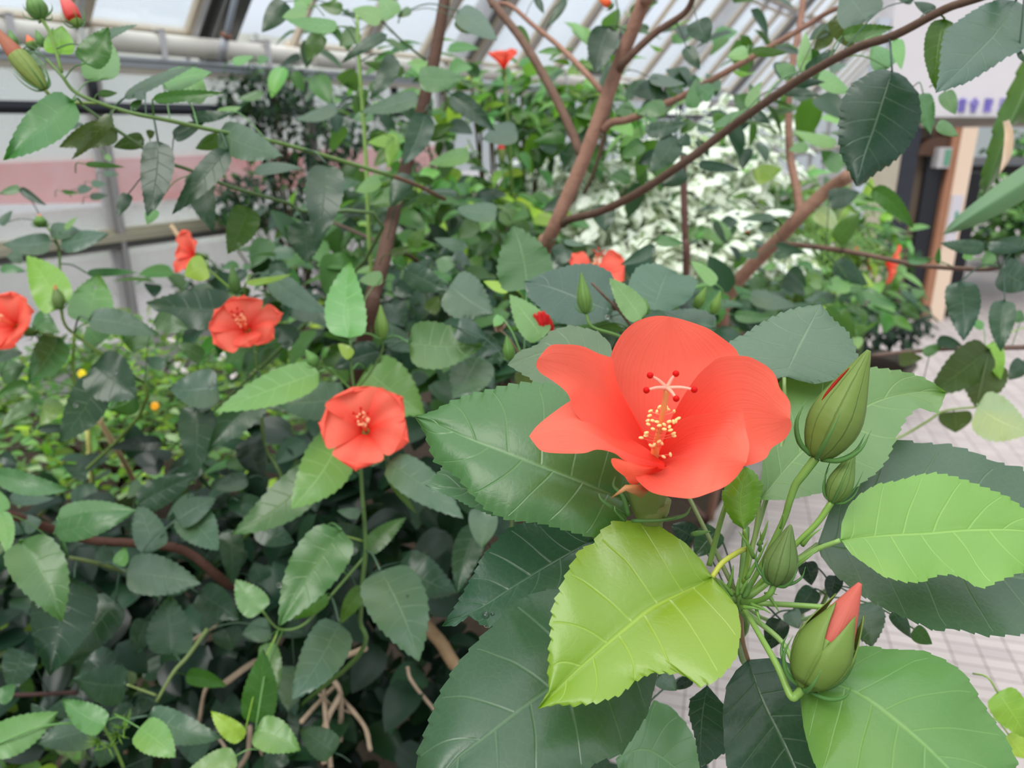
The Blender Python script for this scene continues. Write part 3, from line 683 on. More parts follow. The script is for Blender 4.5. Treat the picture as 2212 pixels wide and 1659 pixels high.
# narrow hairs and stipules at the node
sm = MB()
for x, y, x1, y1 in ((330, 590, 200, 405), (330, 540, 250, 440), (300, 500, 335, 350), (360, 540, 370, 430), (380, 530, 440, 435), (450, 600, 575, 660), (480, 610, 520, 740), (560, 540, 630, 650), (400, 620, 530, 640), (540, 530, 620, 540),
                     (420, 440, 555, 190), (500, 220, 560, 60), (520, 210, 510, 130), (470, 300, 370, 130), (640, 110, 655, 20), (780, 220, 905, 110), (700, 390, 880, 250)):
    a = (*zc(*Z3, (x, y))[0], .388); b = (*zc(*Z3, (x1, y1))[0], .382)
    mid_ = ((a[0] + b[0]) / 2 + R.uniform(-3, 3), (a[1] + b[1]) / 2 - 2, .384)
    P = smoothpts([tuple(at(*a)), tuple(at(*mid_)), tuple(at(*b))], 4); n_ = len(P); big = math.dist(a, b) > 35
    sm.tube(P, [(.0012 if big else .0006) * (1 - i / n_) + .0001 for i in range(n_)], 6)
so_ = sm.build('stipules', 'stem', fg.root, at(*ND, .388), (.14, .28, .05)); so_['kind'] = 'stuff'
# tiny young buds
for x, y, x1, y1, r in ((400, 560, 455, 445, 26), (60, 150, 190, 130, 18), (505, 260, 512, 215, 14)):
    a = (*zc(*Z3, (x, y))[0], .39); b = (*zc(*Z3, (x1, y1))[0], .386)
    A, B = at(*a), at(*b); mb = MB(); P = [A + (B - A) * i / 6 for i in range(7)]
    mb.tube(P, [pxm(r / 2.989, .39) * q for q in (.5, .9, 1, .9, .7, .4, .1)], 10); mb.build('young_bud', 'calyx', fg.root, A, (.10, .22, .05))

def bud(parent, base, tip, wpx, d, dt=None, tipcol=None, calyx_len=1.0, col=(.16, .25, .055), bracts=6, slit=False, blen=1.0, ribs=5, twist=.6, name='bud', label=None, sep=False):
    """closed or opening hibiscus bud: calyx, petal bundle, bracts"""
    dt = dt or d; A = at(*base, d); B = at(*tip, dt); ax = (B - A); L = ax.length; ax.normalize()
    r = pxm(wpx / 2, d); u = ax.orthogonal().normalized(); v_ = ax.cross(u); n = 30
    prof = [(0, .30), (.03, .48), (.08, .64), (.16, .82), (.26, .96), (.34, 1.0), (.42, .98), (.52, .88), (.64, .70), (.76, .50), (.86, .33), (.94, .20), (1, .08)]
    def lathe(mb, s0, s1, scale, rib, mi=0, m=40, edge=None):
        vs = []; f = []; uvs = []
        for i in range(m + 1):
            s = s0 + (s1 - s0) * i / m
            for j in range(len(prof) - 1):
                if prof[j][0] <= s <= prof[j + 1][0]:
                    q = (s - prof[j][0]) / (prof[j + 1][0] - prof[j][0]); rad = prof[j][1] + (prof[j + 1][1] - prof[j][1]) * q; break
            for k in range(n):
                a = 2 * math.pi * k / n; rr = r * scale * rad * (1 + rib * (1.6 * abs(math.cos(ribs * a / 2 + twist * s * 1.5)) ** .6 - 1) + rib * .5 * math.cos(3 * ribs * a + twist * s * 4) )
                vs.append(A + ax * L * s + (u * math.cos(a) + v_ * math.sin(a)) * rr); uvs.append((s, k / n))
        for i in range(m):
            for k in range(n): f.append((i * n + k, i * n + (k + 1) % n, (i + 1) * n + (k + 1) % n, (i + 1) * n + k))
        f.append(tuple(range(m * n, (m + 1) * n))); f.append(tuple(reversed(range(n))))
        mb.add(vs, f, mi, uvs)
    root = None
    mb = MB()
    if tipcol is None: lathe(mb, 0, 1, 1, .05)
    else: lathe(mb, 0, calyx_len * .62 if sep else calyx_len, 1.04, .04)
    root = mb.build(name, 'calyx', parent, A, col, uv=True)
    if label: root['label'] = label
    if tipcol is not None:
        mb = MB(); lathe(mb, .2, 1, .93, .05); p = mb.build('petals', 'petal', root, A, tipcol, uv=True)
    if slit:
        mb = MB(); a0 = slit
        side = (u * math.cos(a0) + v_ * math.sin(a0)); P = [A + ax * L * s + side * (r * pr_ + .0002) for s, pr_ in ((.42, .95), (.52, .87), (.62, .74), (.72, .58), (.8, .45))]
        mb.tube(P, [.0001, .0007, .0009, .0006, .0001], 6); mb.build('petal_slit', 'petal', root, P[0], (.45, .06, .03))
    if sep:   # free calyx lobes hugging the petals
        for q in range(5):
            a = 2 * math.pi * q / 5 + sep; side = u * math.cos(a) + v_ * math.sin(a); tan = ax.cross(side)
            vs = []; m = 12; lf = calyx_len * R.uniform(.92, 1.05)
            for i in range(m + 1):
                s = .06 + (lf - .06) * i / m
                for j in range(len(prof) - 1):
                    if prof[j][0] <= s <= prof[j + 1][0]:
                        qq = (s - prof[j][0]) / (prof[j + 1][0] - prof[j][0]); rad = prof[j][1] + (prof[j + 1][1] - prof[j][1]) * qq; break
                fr_ = i / m; half = math.pi / 5 * 1.10 * min(1, (1 - fr_) * 1.75) ** .8
                for w_ in (-1, -.5, 0, .5, 1):
                    aa = a + half * w_; sd_ = u * math.cos(aa) + v_ * math.sin(aa)
                    vs.append(A + ax * L * s + sd_ * (r * (rad * 1.07 + .12 * fr_ ** 4) + .0004 + (.0004 if w_ == 0 else 0)))
            f = [(i * 5 + j, i * 5 + j + 1, i * 5 + j + 6, i * 5 + j + 5) for i in range(m) for j in range(4)]
            mk('sepal', vs, f, 'calyx', root, A, col, solid=.0005)
    for q in range(bracts):
        a = 2 * math.pi * q / bracts + .4; side = u * math.cos(a) + v_ * math.sin(a); bl = L * .42 * R.uniform(.7, 1.1) * blen
        P = smoothpts([tuple(A + side * r * .25), tuple(A + side * r * .95 + ax * bl * .15), tuple(A + side * r * 1.45 + ax * bl * .5), tuple(A + side * r * 1.5 + ax * bl * .95)], 4)
        mb = MB(); m = len(P); mb.tube(P, [max(.00012, r * .10 * math.sin(math.pi * (.35 + .65 * i / (m - 1)))) for i in range(m)], 6)
        mb.build('bract', 'stem', root, A, (.07, .18, .04))
    return root
b1 = bud(fg.root, (1763, 988), (1877, 757), 108, .385, .38, slit=2.6, col=(.125, .185, .035), blen=1.25, label='large closed green bud with a thin red slit')
pet(b1, [(1763, 988, .385), (1735, 1025, .387), (1718, 1048, .389), (1705, 1085, .391), (1690, 1130, .394), (1640, 1230, .398), (1602, 1296, .40)], .0022, .0013, (.15, .28, .05), 'stalk')
b2 = bud(fg.root, (1797, 1084), (1846, 975), 52, .385, .38, col=(.12, .20, .045), blen=1.9, label='small green bud with long bracts')
pet(b2, [(1797, 1084, .385), (1765, 1130, .387), (1720, 1175, .39), (1650, 1250, .396), (1604, 1300, .40)], .0016, .0011, (.17, .31, .05), 'stalk')
b3 = bud(fg.root, (1673, 1262), (1708, 1134), 72, .375, .37, col=(.095, .155, .04), bracts=5, blen=1.3, label='middle sized green bud above the stalk node')
pet(b3, [(1673, 1262, .375), (1662, 1284, .376), (1640, 1297, .384), (1602, 1302, .398)], .0016, .0013, (.14, .28, .05), 'stalk')
b4 = bud(fg.root, (1736, 1484), (1858, 1260), 110, .36, .352, tipcol=(.66, .17, .12), calyx_len=.80, sep=.2, col=(.135, .21, .04), blen=.9, label='opening bud with red petal tip above green calyx')
pet(b4, [(1736, 1484, .36), (1722, 1500, .361), (1708, 1503, .362), (1680, 1440, .37), (1640, 1370, .385), (1603, 1306, .398)], .0022, .0013, (.20, .34, .07), 'stalk')
pet(fg.root, [(1800, 1313, .385), (1700, 1306, .39), (1604, 1302, .398)], .0014, .0014, (.19, .33, .07), 'stalk')
pet(fg.root, [(1532, 1222, .41), (1545, 1170, .41), (1565, 1100, .41), (1600, 1010, .42)], .0015, .0013, (.17, .30, .06), 'stalk')

# ---- the large flower
fl = MB()
fl.tube([at(1405, 1085, .388), at(1408, 1110, .389), at(1412, 1135, .39)], [.0105, .0085, .004], 24)
FLW = mk('flower', fl.v, fl.f, 'calyx', fg.root, at(1405, 1060, .388), (.16, .20, .05))
FLW['label'] = 'largest coral hibiscus flower, wide open to the right'
P1 = zc(*ZF, (700, 395), (620, 370), (480, 310), (330, 300), (240, 310), (150, 380), (140, 450), (170, 520), (250, 570), (340, 640), (390, 700), (420, 800), (500, 900), (620, 990), (700, 1055))
TH = (1418, 1000)
def petal(mid, left, right, d0, dfn, col=CORAL, **kw):
    o = blade('petal', FLW, mid, left, right, d0, col, 0, 0, ns=70, nc=14, mat='petal', teeth=0, wave=kw.pop('wave', .03), dfn=dfn, flip=False, **kw); return o
petal([TH, (1360, 905), (1260, 810), (1162, 775)], [TH, (1385, 930), (1335, 830), (1325, 780), (1316, 771), (1294, 764), (1255, 747), (1215, 744), (1187, 747), (1162, 775)],
      [TH, (1345, 975), (1316, 956), (1294, 937), (1260, 912), (1238, 884), (1229, 856), (1215, 839), (1190, 820), (1168, 806), (1158, 790), (1162, 775)],
      .374, lambda s, t, x, y: -.012 * s + .012 * math.sin(math.pi * s) * (1 - t * t) - .008 * s * max(0, t) + .004 * t * s, wave=.05)
petal([TH, (1430, 900), (1440, 780), (1445, 684)], [TH, (1350, 965), (1316, 901), (1311, 856), (1312, 806), (1320, 766), (1339, 727), (1367, 699), (1400, 685), (1428, 682), (1445, 684)],
      [TH, (1500, 960), (1560, 880), (1600, 800), (1596, 768), (1585, 750), (1552, 724), (1526, 708), (1490, 695), (1462, 687), (1445, 684)],
      .385, lambda s, t, x, y: .010 * s + .012 * math.sin(math.pi * s) * (1 - t * t) - .016 * s * t * t, wave=.04)
petal([TH, (1500, 950), (1600, 890), (1707, 905)], [TH, (1452, 900), (1500, 820), (1535, 785), (1557, 772), (1608, 769), (1638, 780), (1664, 797), (1678, 817), (1685, 839), (1706, 867), (1707, 905)],
      [TH, (1480, 1010), (1560, 1010), (1613, 1006), (1653, 991), (1667, 968), (1695, 949), (1710, 923), (1707, 905)],
      .374, lambda s, t, x, y: -.016 * s + .014 * math.sin(math.pi * s) * (1 - t * t) - .014 * s * max(0, -t) * .3 + .004 * s * t, wave=.05)
petal([TH, (1480, 985), (1560, 985), (1612, 1000)], [TH, (1432, 960), (1470, 907), (1526, 893), (1596, 881), (1606, 900), (1612, 930), (1619, 965), (1612, 1000)],
      [(1418, 1000), (1442, 1010), (1400, 1025), (1373, 1030), (1389, 1050), (1414, 1066), (1465, 1075), (1498, 1076), (1535, 1064), (1568, 1050), (1591, 1030), (1612, 1000)],
      .366, lambda s, t, x, y: -.028 * s + .012 * math.sin(math.pi * s) * (1 - t * t) - .012 * max(0, t) * math.sin(math.pi * min(1, s * 1.4)) + .010 * max(0, -t) * s, wave=.05)
p4 = petal([(1420, 1008), (1390, 1020), (1350, 1030)], [(1420, 1008), (1392, 1005), (1355, 996), (1322, 990), (1326, 1010), (1350, 1030)], [(1420, 1008), (1430, 1016), (1385, 1032), (1376, 1047), (1360, 1044), (1350, 1030)],
      .352, lambda s, t, x, y: .006 * s - .004 * (1 - t * t), col=(.9, .12, .06), wave=.03)
p4['label'] = 'small curled lobe under the flower'
petal([(1436, 1006), (1380, 990), (1330, 968), (1240, 925), (1143, 942)], [(1436, 1000), (1415, 985), (1400, 971), (1372, 954), (1356, 946), (1330, 925), (1290, 880), (1255, 862), (1232, 866), (1190, 895), (1160, 920), (1143, 942)],
      [(1436, 1012), (1405, 1012), (1367, 1003), (1345, 992), (1325, 978), (1290, 971), (1260, 979), (1204, 979), (1170, 974), (1151, 954), (1143, 942)],
      .352, lambda s, t, x, y: .004 * math.sin(math.pi * s) - .004 * s + .022 * max(0, -t) * math.sin(math.pi * s) ** .7 + (.010 * s * (1 - t)), wave=.02)
# calyx lobes and bracts under the flower
sep = MB()
mk('sepal', [at(1397, 1047, .355), at(1400, 1062, .352), at(1350, 1048, .350), at(1318, 1077, .348), at(1352, 1060, .349), at(1385, 1075, .354)], [(0, 2, 4, 1), (2, 3, 4), (1, 4, 5)], 'calyx', FLW, at(1397, 1050, .355), (.33, .14, .05), solid=.0006)['label'] = 'reddish brown sepal tip'
for (pts, r) in (([(1352, 1115, .385), (1320, 1095, .375), (1300, 1080, .372), (1293, 1066, .372)], .0012), ([(1358, 1112, .38), (1345, 1070, .374), (1326, 1050, .374), (1330, 1028, .374)], .0013),
                 ([(1430, 1122, .385), (1450, 1120, .375), (1480, 1112, .372), (1492, 1095, .372)], .0012), ([(1350, 1125, .38), (1330, 1105, .374), (1328, 1092, .374)], .0007), ([(1365, 1125, .38), (1420, 1124, .372), (1460, 1118, .372)], .001)):
    P = smoothpts([tuple(at(*p)) for p in pts], 5); mb = MB(); m = len(P); mb.tube(P, [r * (1 - .85 * (i / m) ** 2) for i in range(m)], 7); mb.build('bract', 'stem', FLW, P[0], (.07, .17, .04))
pet(FLW, [(1412, 1130, .39), (1440, 1180, .40), (1520, 1250, .405), (1596, 1298, .402)], .0022, .0016, (.15, .25, .06), 'stalk')
mb = MB(); P = smoothpts([tuple(at(*p)) for p in ((1409, 1140, .389), (1398, 1100, .383), (1399, 1062, .375), (1410, 1020, .372))], 5)
n_ = len(P); vs = []; fs = []
for i, p in enumerate(P):
    p = Vector(p); rr = .0050 + .0052 * min(1, (i / n_) * 1.6)
    for k in range(30):
        a = 2 * math.pi * k / 30; q = rr * (1 + .05 * math.cos(5 * a)); vs.append(p + RT * q * math.cos(a) + (FW * .9 - UP * .3).normalized() * q * math.sin(a))
fs = [(i * 30 + k, i * 30 + (k + 1) % 30, (i + 1) * 30 + (k + 1) % 30, (i + 1) * 30 + k) for i in range(n_ - 1) for k in range(30)]
mk('calyx', vs, fs, 'calyx', FLW, P[0], (.15, .19, .05))
# staminal column
ZP = (1350, 780, 7.54)
def zp(x, y): return (ZP[0] + x / ZP[2], ZP[1] + y / ZP[2])
cpts = [(480, 1560, .366), (500, 1380, .360), (540, 1200, .354), (590, 980, .348), (640, 720, .342), (682, 450, .336)]
P = smoothpts([tuple(at(*zp(x, y), d)) for x, y, d in cpts], 6); m = len(P) - 1; mb = MB()
rad = [pxm(a / 2 / 7.54, .35) for a in (150, 150, 145, 140, 135, 125, 118, 110, 105, 102, 100, 98, 96, 95, 95, 94, 92, 90, 90, 90, 92, 94, 96, 98, 98, 98, 96, 96, 96, 96, 96)][:m + 1]
while len(rad) < m + 1: rad.append(rad[-1])
mb.tube(P, rad, 14); colm = mb.build('staminal_column', 'stem', FLW, P[0], (.95, .30, .10)); colm['label'] = 'orange staminal column'
def cpoint(y):
    for (x0, y0, d0), (x1, y1, d1) in zip(cpts, cpts[1:]):
        if y0 >= y >= y1:
            q = (y0 - y) / (y0 - y1); return at(*zp(x0 + (x1 - x0) * q, y), d0 + (d1 - d0) * q)
    return at(*zp(cpts[0][0], cpts[0][1]), cpts[0][2])
AN_ = [(415, 815), (520, 830), (560, 750), (705, 790), (800, 820), (400, 890), (870, 935), (370, 970), (450, 970), (520, 990), (720, 985), (790, 990), (830, 975), (560, 1050), (640, 1035), (380, 1030), (725, 1070), (455, 1105), (640, 1110), (740, 1125), (350, 1168), (340, 1215), (790, 1180), (800, 1220), (265, 1250), (420, 1375), (475, 1365), (555, 1310), (600, 1340), (630, 1560), (740, 1525), (680, 750)]
for i, (x, y) in enumerate(AN_):
    back = y < 840; d = .352 if back else .344 - (.004 if 900 < y < 1150 else 0) + max(0, (y - 1150)) * .00003
    p = at(*zp(x, y), d); q = cpoint(min(1540, y + 70)); mb = MB()
    mid_ = (p + q) / 2 + RT * (.0006 if x > 560 else -.0006)
    mb.tube(smoothpts([tuple(q), tuple(mid_), tuple(p)], 3), .00022, 6)
    fi = mb.build('filament', 'stem', colm, q, (.95, .20, .12))
    if i < 40:
        mb = MB(); axx = Vector((R.uniform(-1, 1), R.uniform(-.4, .4), R.uniform(-.6, .6))); mb.ball(p, pxm(26 / 7.54, .345), axx, pxm(43 / 7.54, .345), 10, 8)
        mb.build('anther', 'pollen', colm, p, (.98, .60, .24) if y < 1240 else (.98, .52, .24))
for (x, y, d) in ((410, 232, .334), (830, 205, .335), (350, 475, .330), (1128, 465, .331), (835, 612, .326)):
    s0 = at(*zp(682, 440), .336); e = at(*zp(x, y), d); mid_ = (s0 + e) / 2 + UP * .0006
    P = smoothpts([tuple(s0), tuple(mid_), tuple(e)], 4); mb = MB(); k_ = len(P); mb.tube(P, [.0010 - .0005 * i / k_ for i in range(k_)], 8)
    st = mb.build('style', 'stem', FLW, s0, (.95, .30, .22)); st['label'] = 'pink style branch'
    mb = MB(); mb.ball(e, pxm(56 / 7.54, d), FW, None, 14, 10); mb.build('stigma', 'petal', st, e, (.85, .02, .015))
# water drops in the notch between the dark leaves
NL = ['middle and largest of the clear water drops in the notch between two dark leaves', 'clear water drop just right of the largest, in the notch between two dark leaves', 'leftmost clear water drop in the notch between two dark leaves', 'lowest clear water drop in the notch between two dark leaves', 'topmost right clear water drop in the notch between two dark leaves']
for i, (x, y, r) in enumerate(((1049, 1330, 9), (1058, 1340, 8), (1038, 1339, 7), (1051, 1350, 6), (1064, 1327, 5))):
    mb = MB(); mb.ball(at(x, y, .425), pxm(r, .425), FW, None, 14, 10); o = mb.build('water_drop', 'water', None, None, (1, 1, 1))
    tag(o, NL[i], 'water drop', 'water drops between two dark leaves')
# ================================================================ OTHER FLOWERS
def flower(plant, px, py, d, face, rad, label, petals=5, rot=0, cone=.75, angs=None, tube=(0, -1), column=True, col=CORAL, clen=.045, seed=1):
    """open hibiscus flower: centre of throat at pixel, axis 'face' (world vector pointing out of the throat)"""
    rr = random.Random(seed); a = Vector(face).normalized(); u = (UP - a * UP.dot(a)).normalized(); v_ = a.cross(u); O = at(px, py, d)
    bs = MB(); bs.tube([O - a * (rad * .22), O - a * rad * .45, O - a * rad * .75, O - a * rad * .95], [rad * .13, rad * .17, rad * .14, rad * .05], 14)
    root = bs.build('flower', 'calyx', plant.root, O - a * rad * .9, (.12, .20, .045)); root['label'] = label
    angs = angs or [(rot + 72 * i, 1, 1, 1) for i in range(petals)]
    for i, (an, ls, ws, fl_) in enumerate(angs):
        an = math.radians(an); rd = u * math.cos(an) + v_ * math.sin(an); tn = a.cross(rd); ns, nc = 18, 8; vs = []; uv = []; ph = rr.uniform(0, 6)
        for j in range(ns + 1):
            s = j / ns; rho = rad * ls * (.06 + .94 * s ** 1.15); hh = rad * cone * (s ** .75) * (1 - .25 * fl_ * s * s) - rad * .25
            hw = rad * .80 * ws * (s ** .85) * math.sqrt(max(0, 1 - s ** 7)) + rad * .05 * (1 - s)
            for k in range(-nc, nc + 1):
                t = k / nc; e = rd * rho * (1 - .16 * t * t * s) + tn * hw * t + a * (hh - rad * .10 * (1 - t * t) * s * 1.2 + rad * .045 * t * s + rad * .05 * s * math.sin(5 * t + ph + s * 3))
                vs.append(O + e); uv.append((s, .5 + t / 2))
        nr = 2 * nc + 1; f = [(j * nr + k, j * nr + k + 1, (j + 1) * nr + k + 1, (j + 1) * nr + k) for j in range(ns) for k in range(nr - 1)]
        mk('petal', vs, f, 'petal', root, O, col, uv)
    if column:
        mb = MB(); P = [O + a * rad * q for q in (-.2, .2, .6, .85)]; mb.tube(P, [rad * .05, rad * .045, rad * .03, rad * .025], 8)
        c = mb.build('staminal_column', 'stem', root, O, (.95, .22, .10)); mb = MB()
        for q in range(22):
            s = rr.uniform(.35, .75); an = rr.uniform(0, 6.28); sd_ = (u * math.cos(an) + v_ * math.sin(an)); mb.ball(O + a * rad * s + sd_ * rad * rr.uniform(.09, .15), rad * .028, None, None, 6, 4)
        mb.build('anthers', 'pollen', root, O, (.98, .50, .28))
        mb = MB()
        for q in range(5):
            an = 2 * math.pi * q / 5; e = O + a * rad * .95 + (u * math.cos(an) + v_ * math.sin(an)) * rad * .16; mb.tube([O + a * rad * .84, e], rad * .012, 5); mb.ball(e, rad * .035, None, None, 6, 4)
        mb.build('stigmas', 'petal', root, O, (.9, .06, .04))
    if clen: 
        e = O - a * rad * .9; P = smoothpts([tuple(e), tuple(e - a * clen * .5 - Vector((0, 0, clen * .3))), tuple(plant.nearest(e)[0] if plant.lines and plant.nearest(e)[1] < .2 else e - a * clen * .6 - Vector((0, 0, clen)))], 5)
        mb = MB(); mb.tube(P, .0013, 7); mb.build('stalk', 'stem', root, e, (.10, .20, .04))
    for q in range(6):
        an = 2 * math.pi * q / 6; sd_ = u * math.cos(an) + v_ * math.sin(an); e = O - a * rad * .88; mb = MB()
        mb.tube([e, e + sd_ * rad * .22 + a * rad * .05, e + sd_ * rad * .30 + a * rad * .28], [rad * .02, rad * .015, rad * .002], 5); mb.build('bract', 'stem', root, e, (.07, .17, .04))
    return root
TOCAM = -FW
# ================================================================ PLANT B : flower left of the large one
B = Plant('hibiscus_shrub', 'upright hibiscus stem carrying the frilled coral flower just left of the nearest spray', 'hibiscus', (-.52, 1.15, .05), None, .88)
B.stem([(757, 735, .93), (760, 800, .93), (768, 860, .93), (776, 930, .925), (779, 1000, .92), (782, 1060, .92), (787, 1125, .92), (790, 1190, .92), (783, 1260, .93), (778, 1340, .95), (772, 1420, .98)], .0016, .0034, (.07, .14, .03), down=[(-.40, 1.05, .5), (-.52, 1.15, .05)])
B.stem([(767, 850, .93), (715, 800, .92), (684, 790, .90)], .0014, .0012, (.10, .2, .04))
B.stem([(768, 845, .93), (800, 805, .92), (825, 760, .91), (827, 735, .90)], .0014, .0012, (.10, .2, .04))
B.stem([(779, 1000, .92), (835, 992, .90)], .0014, .001, (.16, .24, .05))
B.stem([(789, 1170, .92), (700, 1145, .9), (690, 1138, .9)], .0014, .001, (.16, .24, .05))
flower(B, 788, 925, .87, TOCAM + Vector((.10, 0, .45)), .050, 'frilled coral flower facing the camera', angs=[(18, .98, 1.15, 1), (86, 1.02, 1.0, 1.1), (172, 1.05, .95, 1.1), (-52, 1.1, .75, 1.1), (-110, 1.08, .8, 1.3)], seed=3, clen=.03)
flower_b = None
bud(B.root, (555 / 4.424 + 700, 1130 / 4.424 + 480), (540 / 4.424 + 700, 790 / 4.424 + 480), 30, .90, col=(.13, .22, .04), label='green bud')
bud(B.root, (684, 790), (660, 755), 26, .89, col=(.10, .22, .05), label='small green bud')
B.rows(*Z6, '''
740 180 270 210 250 S .97;700 440 380 895 330 L .95;560 640 0 1060 270 M .98;1015 590 1500 960 240 S .86;1000 640 1200 930 60 G .87
710 1030 305 1655 340 M .84;960 1290 1210 1880 400 S .86;1090 1240 1460 1440 280 D .98;830 925 680 905 75 S .90;870 1170 1130 950 130 M .93
1620 890 1610 1150 190 S .8;1590 1000 1460 1440 190 D .92;860 1400 700 1640 120 G .93;700 1240 560 1180 100 D 1.0;880 610 1100 490 70 M .93;840 1130 560 1010 200 D 1.0''')
B.rows(700, 480, 4.424, '''
240 1105 248 370 400 L .85;395 1410 960 1840 520 L 1.0;810 1150 1520 1180 460 M .86;1480 1270 1230 1690 420 S .90;260 1290 130 1160 120 Y .92
560 520 330 555 140 L 1.0;1770 640 1520 560 110 Y .9;530 1230 90 1400 250 D 1.0;1250 1130 1720 1200 300 D 1.0;1900 1400 2000 1640 200 O .7''')
# ================================================================ PLANT C : flower at (535,700)
C_ = Plant('hibiscus_shrub', 'hibiscus stem with the round coral flower in front of the dark leaves at left', 'hibiscus', (-.95, 1.5, .05), None, 1.02)
C_.stem([(527, 640, 1.08), (540, 700, 1.10), (551, 760, 1.09), (560, 840, 1.1), (570, 960, 1.12), (585, 1100, 1.15)], .0016, .0034, (.08, .14, .03), down=[(-.75, 1.35, .5), (-.95, 1.5, .05)])
C_.stem([(512, 636, 1.07), (480, 608, 1.06), (452, 583, 1.05)], .0018, .0013, (.20, .34, .05))
C_.stem([(527, 640, 1.08), (531, 612, 1.06), (545, 595, 1.05)], .0014, .001, (.16, .26, .05))
flower(C_, 531, 708, .97, TOCAM + Vector((.05, 0, .5)), .042, 'round coral flower facing the camera', angs=[(5, 1.0, .95, 1), (62, 1.05, 1.1, 1), (128, 1.05, 1.1, 1), (-70, 1.2, .6, 1.2), (-115, 1.05, .75, 1), (-160, .8, .7, 1)], seed=5, clen=.03)
bud(C_.root, (510, 635), (500, 570), 24, 1.04, col=(.07, .15, .03)); bud(C_.root, (603, 650), (605, 600), 16, 1.05, col=(.08, .18, .03))
C_.rows(0, 555, 2.989, '''
1500 330 940 295 270 D 1.05;1740 120 2120 360 170 S 1.05;1590 170 1890 110 45 Y 1.0;1335 60 1190 120 170 Y .97;2060 745 1385 1000 230 L .92
1700 900 1340 1255 210 D .98;1410 830 1085 850 250 S 1.0;1270 960 1260 1400 250 D 1.03;1370 850 1280 1010 140 S 1.05;1310 660 1140 560 110 M 1.1
1600 1170 1700 1440 190 K 1.1;1850 870 1720 980 200 S 1.05;2050 330 1860 380 150 S 1.08;1060 700 930 650 90 S 1.15;1900 560 1760 430 150 D 1.1;1780 20 1850 240 120 D 1.2''')
# ================================================================ PLANT D : flower cut by the left edge
D_ = Plant('hibiscus_shrub', 'hibiscus branch at the left edge with a cut off flower and yellow green leaf', 'hibiscus', (-1.35, 1.6, .05), None, 1.05)
D_.stem([(128, 650, 1.08), (140, 700, 1.09), (165, 725, 1.10), (205, 755, 1.10), (250, 790, 1.12), (300, 900, 1.15)], .0018, .0032, (.14, .22, .04), down=[(-1.1, 1.5, .6), (-1.35, 1.6, .05)])
D_.stem([(70, 712, 1.10), (110, 725, 1.09), (140, 730, 1.09)], .0014, .0012, (.12, .20, .04))
D_.stem([(160, 720, 1.09), (158, 790, 1.11), (163, 850, 1.13), (175, 930, 1.15)], .0022, .0026, (.22, .34, .06))
flower(D_, 24, 700, 1.06, TOCAM + Vector((-.25, 0, .35)), .045, 'coral flower cut by the left edge of the picture', angs=[(0, 1, 1, 1), (72, 1, 1, 1), (144, 1, 1, 1), (216, 1, 1, 1), (288, 1, .9, 1)], seed=8, clen=.03)
bud(D_.root, (130, 668), (118, 615), 24, 1.02, tipcol=(.6, .25, .1), calyx_len=.8, col=(.10, .16, .04))
bud(D_.root, (88, 490), (85, 462), 26, 1.1, col=(.10, .20, .04), tipcol=(.8, .3, .15), calyx_len=.8)
D_.stem([(95, 480, 1.12), (125, 530, 1.12), (130, 600, 1.11), (135, 690, 1.1)], .0016, .0018, (.14, .24, .04))
D_.rows(0, 555, 2.989, '''
380 335 170 -10 260 Y 1.02;560 430 640 105 300 L 1.08;570 405 1020 505 170 S 1.0;1000 400 1220 465 130 M 1.05;385 520 180 815 230 M 1.1;600 700 885 915 330 D 1.0
640 790 380 1200 260 D 1.02;370 920 260 1095 130 L 1.12;230 940 -10 1120 100 M 1.1;180 820 -20 890 90 G 1.12;0 80 170 95 60 M 1.2;560 105 890 100 55 M 1.15
340 400 200 480 180 M 1.15;-30 650 150 620 90 S 1.1;0 760 160 700 160 M 1.12;650 560 560 450 200 L 1.12;900 480 860 620 200 M 1.15;0 1290 110 1330 90 D 1.1;880 900 700 980 180 G 1.1''')
D_.rows(0, 0, 2.989, '330 1560 15 1575 140 S 1.1;395 1590 705 1510 130 S 1.1;320 1490 535 1500 110 S 1.12;130 1215 300 1325 55 D 1.1;130 1215 -10 1250 60 M 1.1;0 1450 80 1360 60 S 1.1;420 1480 500 1400 40 L 1.1;150 1659 40 1659 90 S 1.12')
# ================================================================ PLANT E : upper left branch
E_ = Plant('hibiscus_shrub', 'upper left hibiscus branch with long red and green buds before the glass wall', 'hibiscus', (-1.9, 2.0, .05), None, .78)
def zz(x, y, d, o=(0, 0, 2.989)): return (o[0] + x / o[2], o[1] + y / o[2], d)
E_.stem([zz(300, 380, .76), zz(400, 490, .76), zz(480, 590, .765), zz(640, 665, .77), zz(850, 730, .78), zz(1100, 780, .80), zz(1420, 850, .83), zz(1830, 930, .90), (850, 381, 1.0)], .0016, .0026, (.11, .19, .04))
E_.stem([(850, 381, 1.0), (900, 400, 1.1), (960, 430, 1.25)], .0028, .0034, BROWN, 'bark', 'twig')
E_.stem([zz(470, 640, .78), zz(620, 745, .79), zz(800, 870, .80), zz(1040, 1030, .83), zz(1230, 1100, .86), zz(1500, 1210, .90), zz(1780, 1290, .95), zz(1940, 1360, 1.0), (790, 560, 1.1)], .0015, .0030, (.08, .14, .04), down=[(-.9, 1.6, .7), (-1.5, 1.9, .3), (-1.9, 2.0, .05)])
E_.stem([zz(290, 580, .75), zz(370, 660, .76), zz(500, 665, .765), zz(640, 665, .77)], .0018, .0014, (.16, .24, .05))
E_.stem([zz(260, 110, .75), zz(330, 230, .755), zz(400, 470, .76)], .0018, .0014, (.18, .30, .06))
bud(E_.root, zz(290, 575, 0)[:2], (-30, 40), 42, .75, .74, tipcol=(.50, .20, .12), calyx_len=.48, col=(.20, .26, .06), label='long red brown bud in a green calyx')
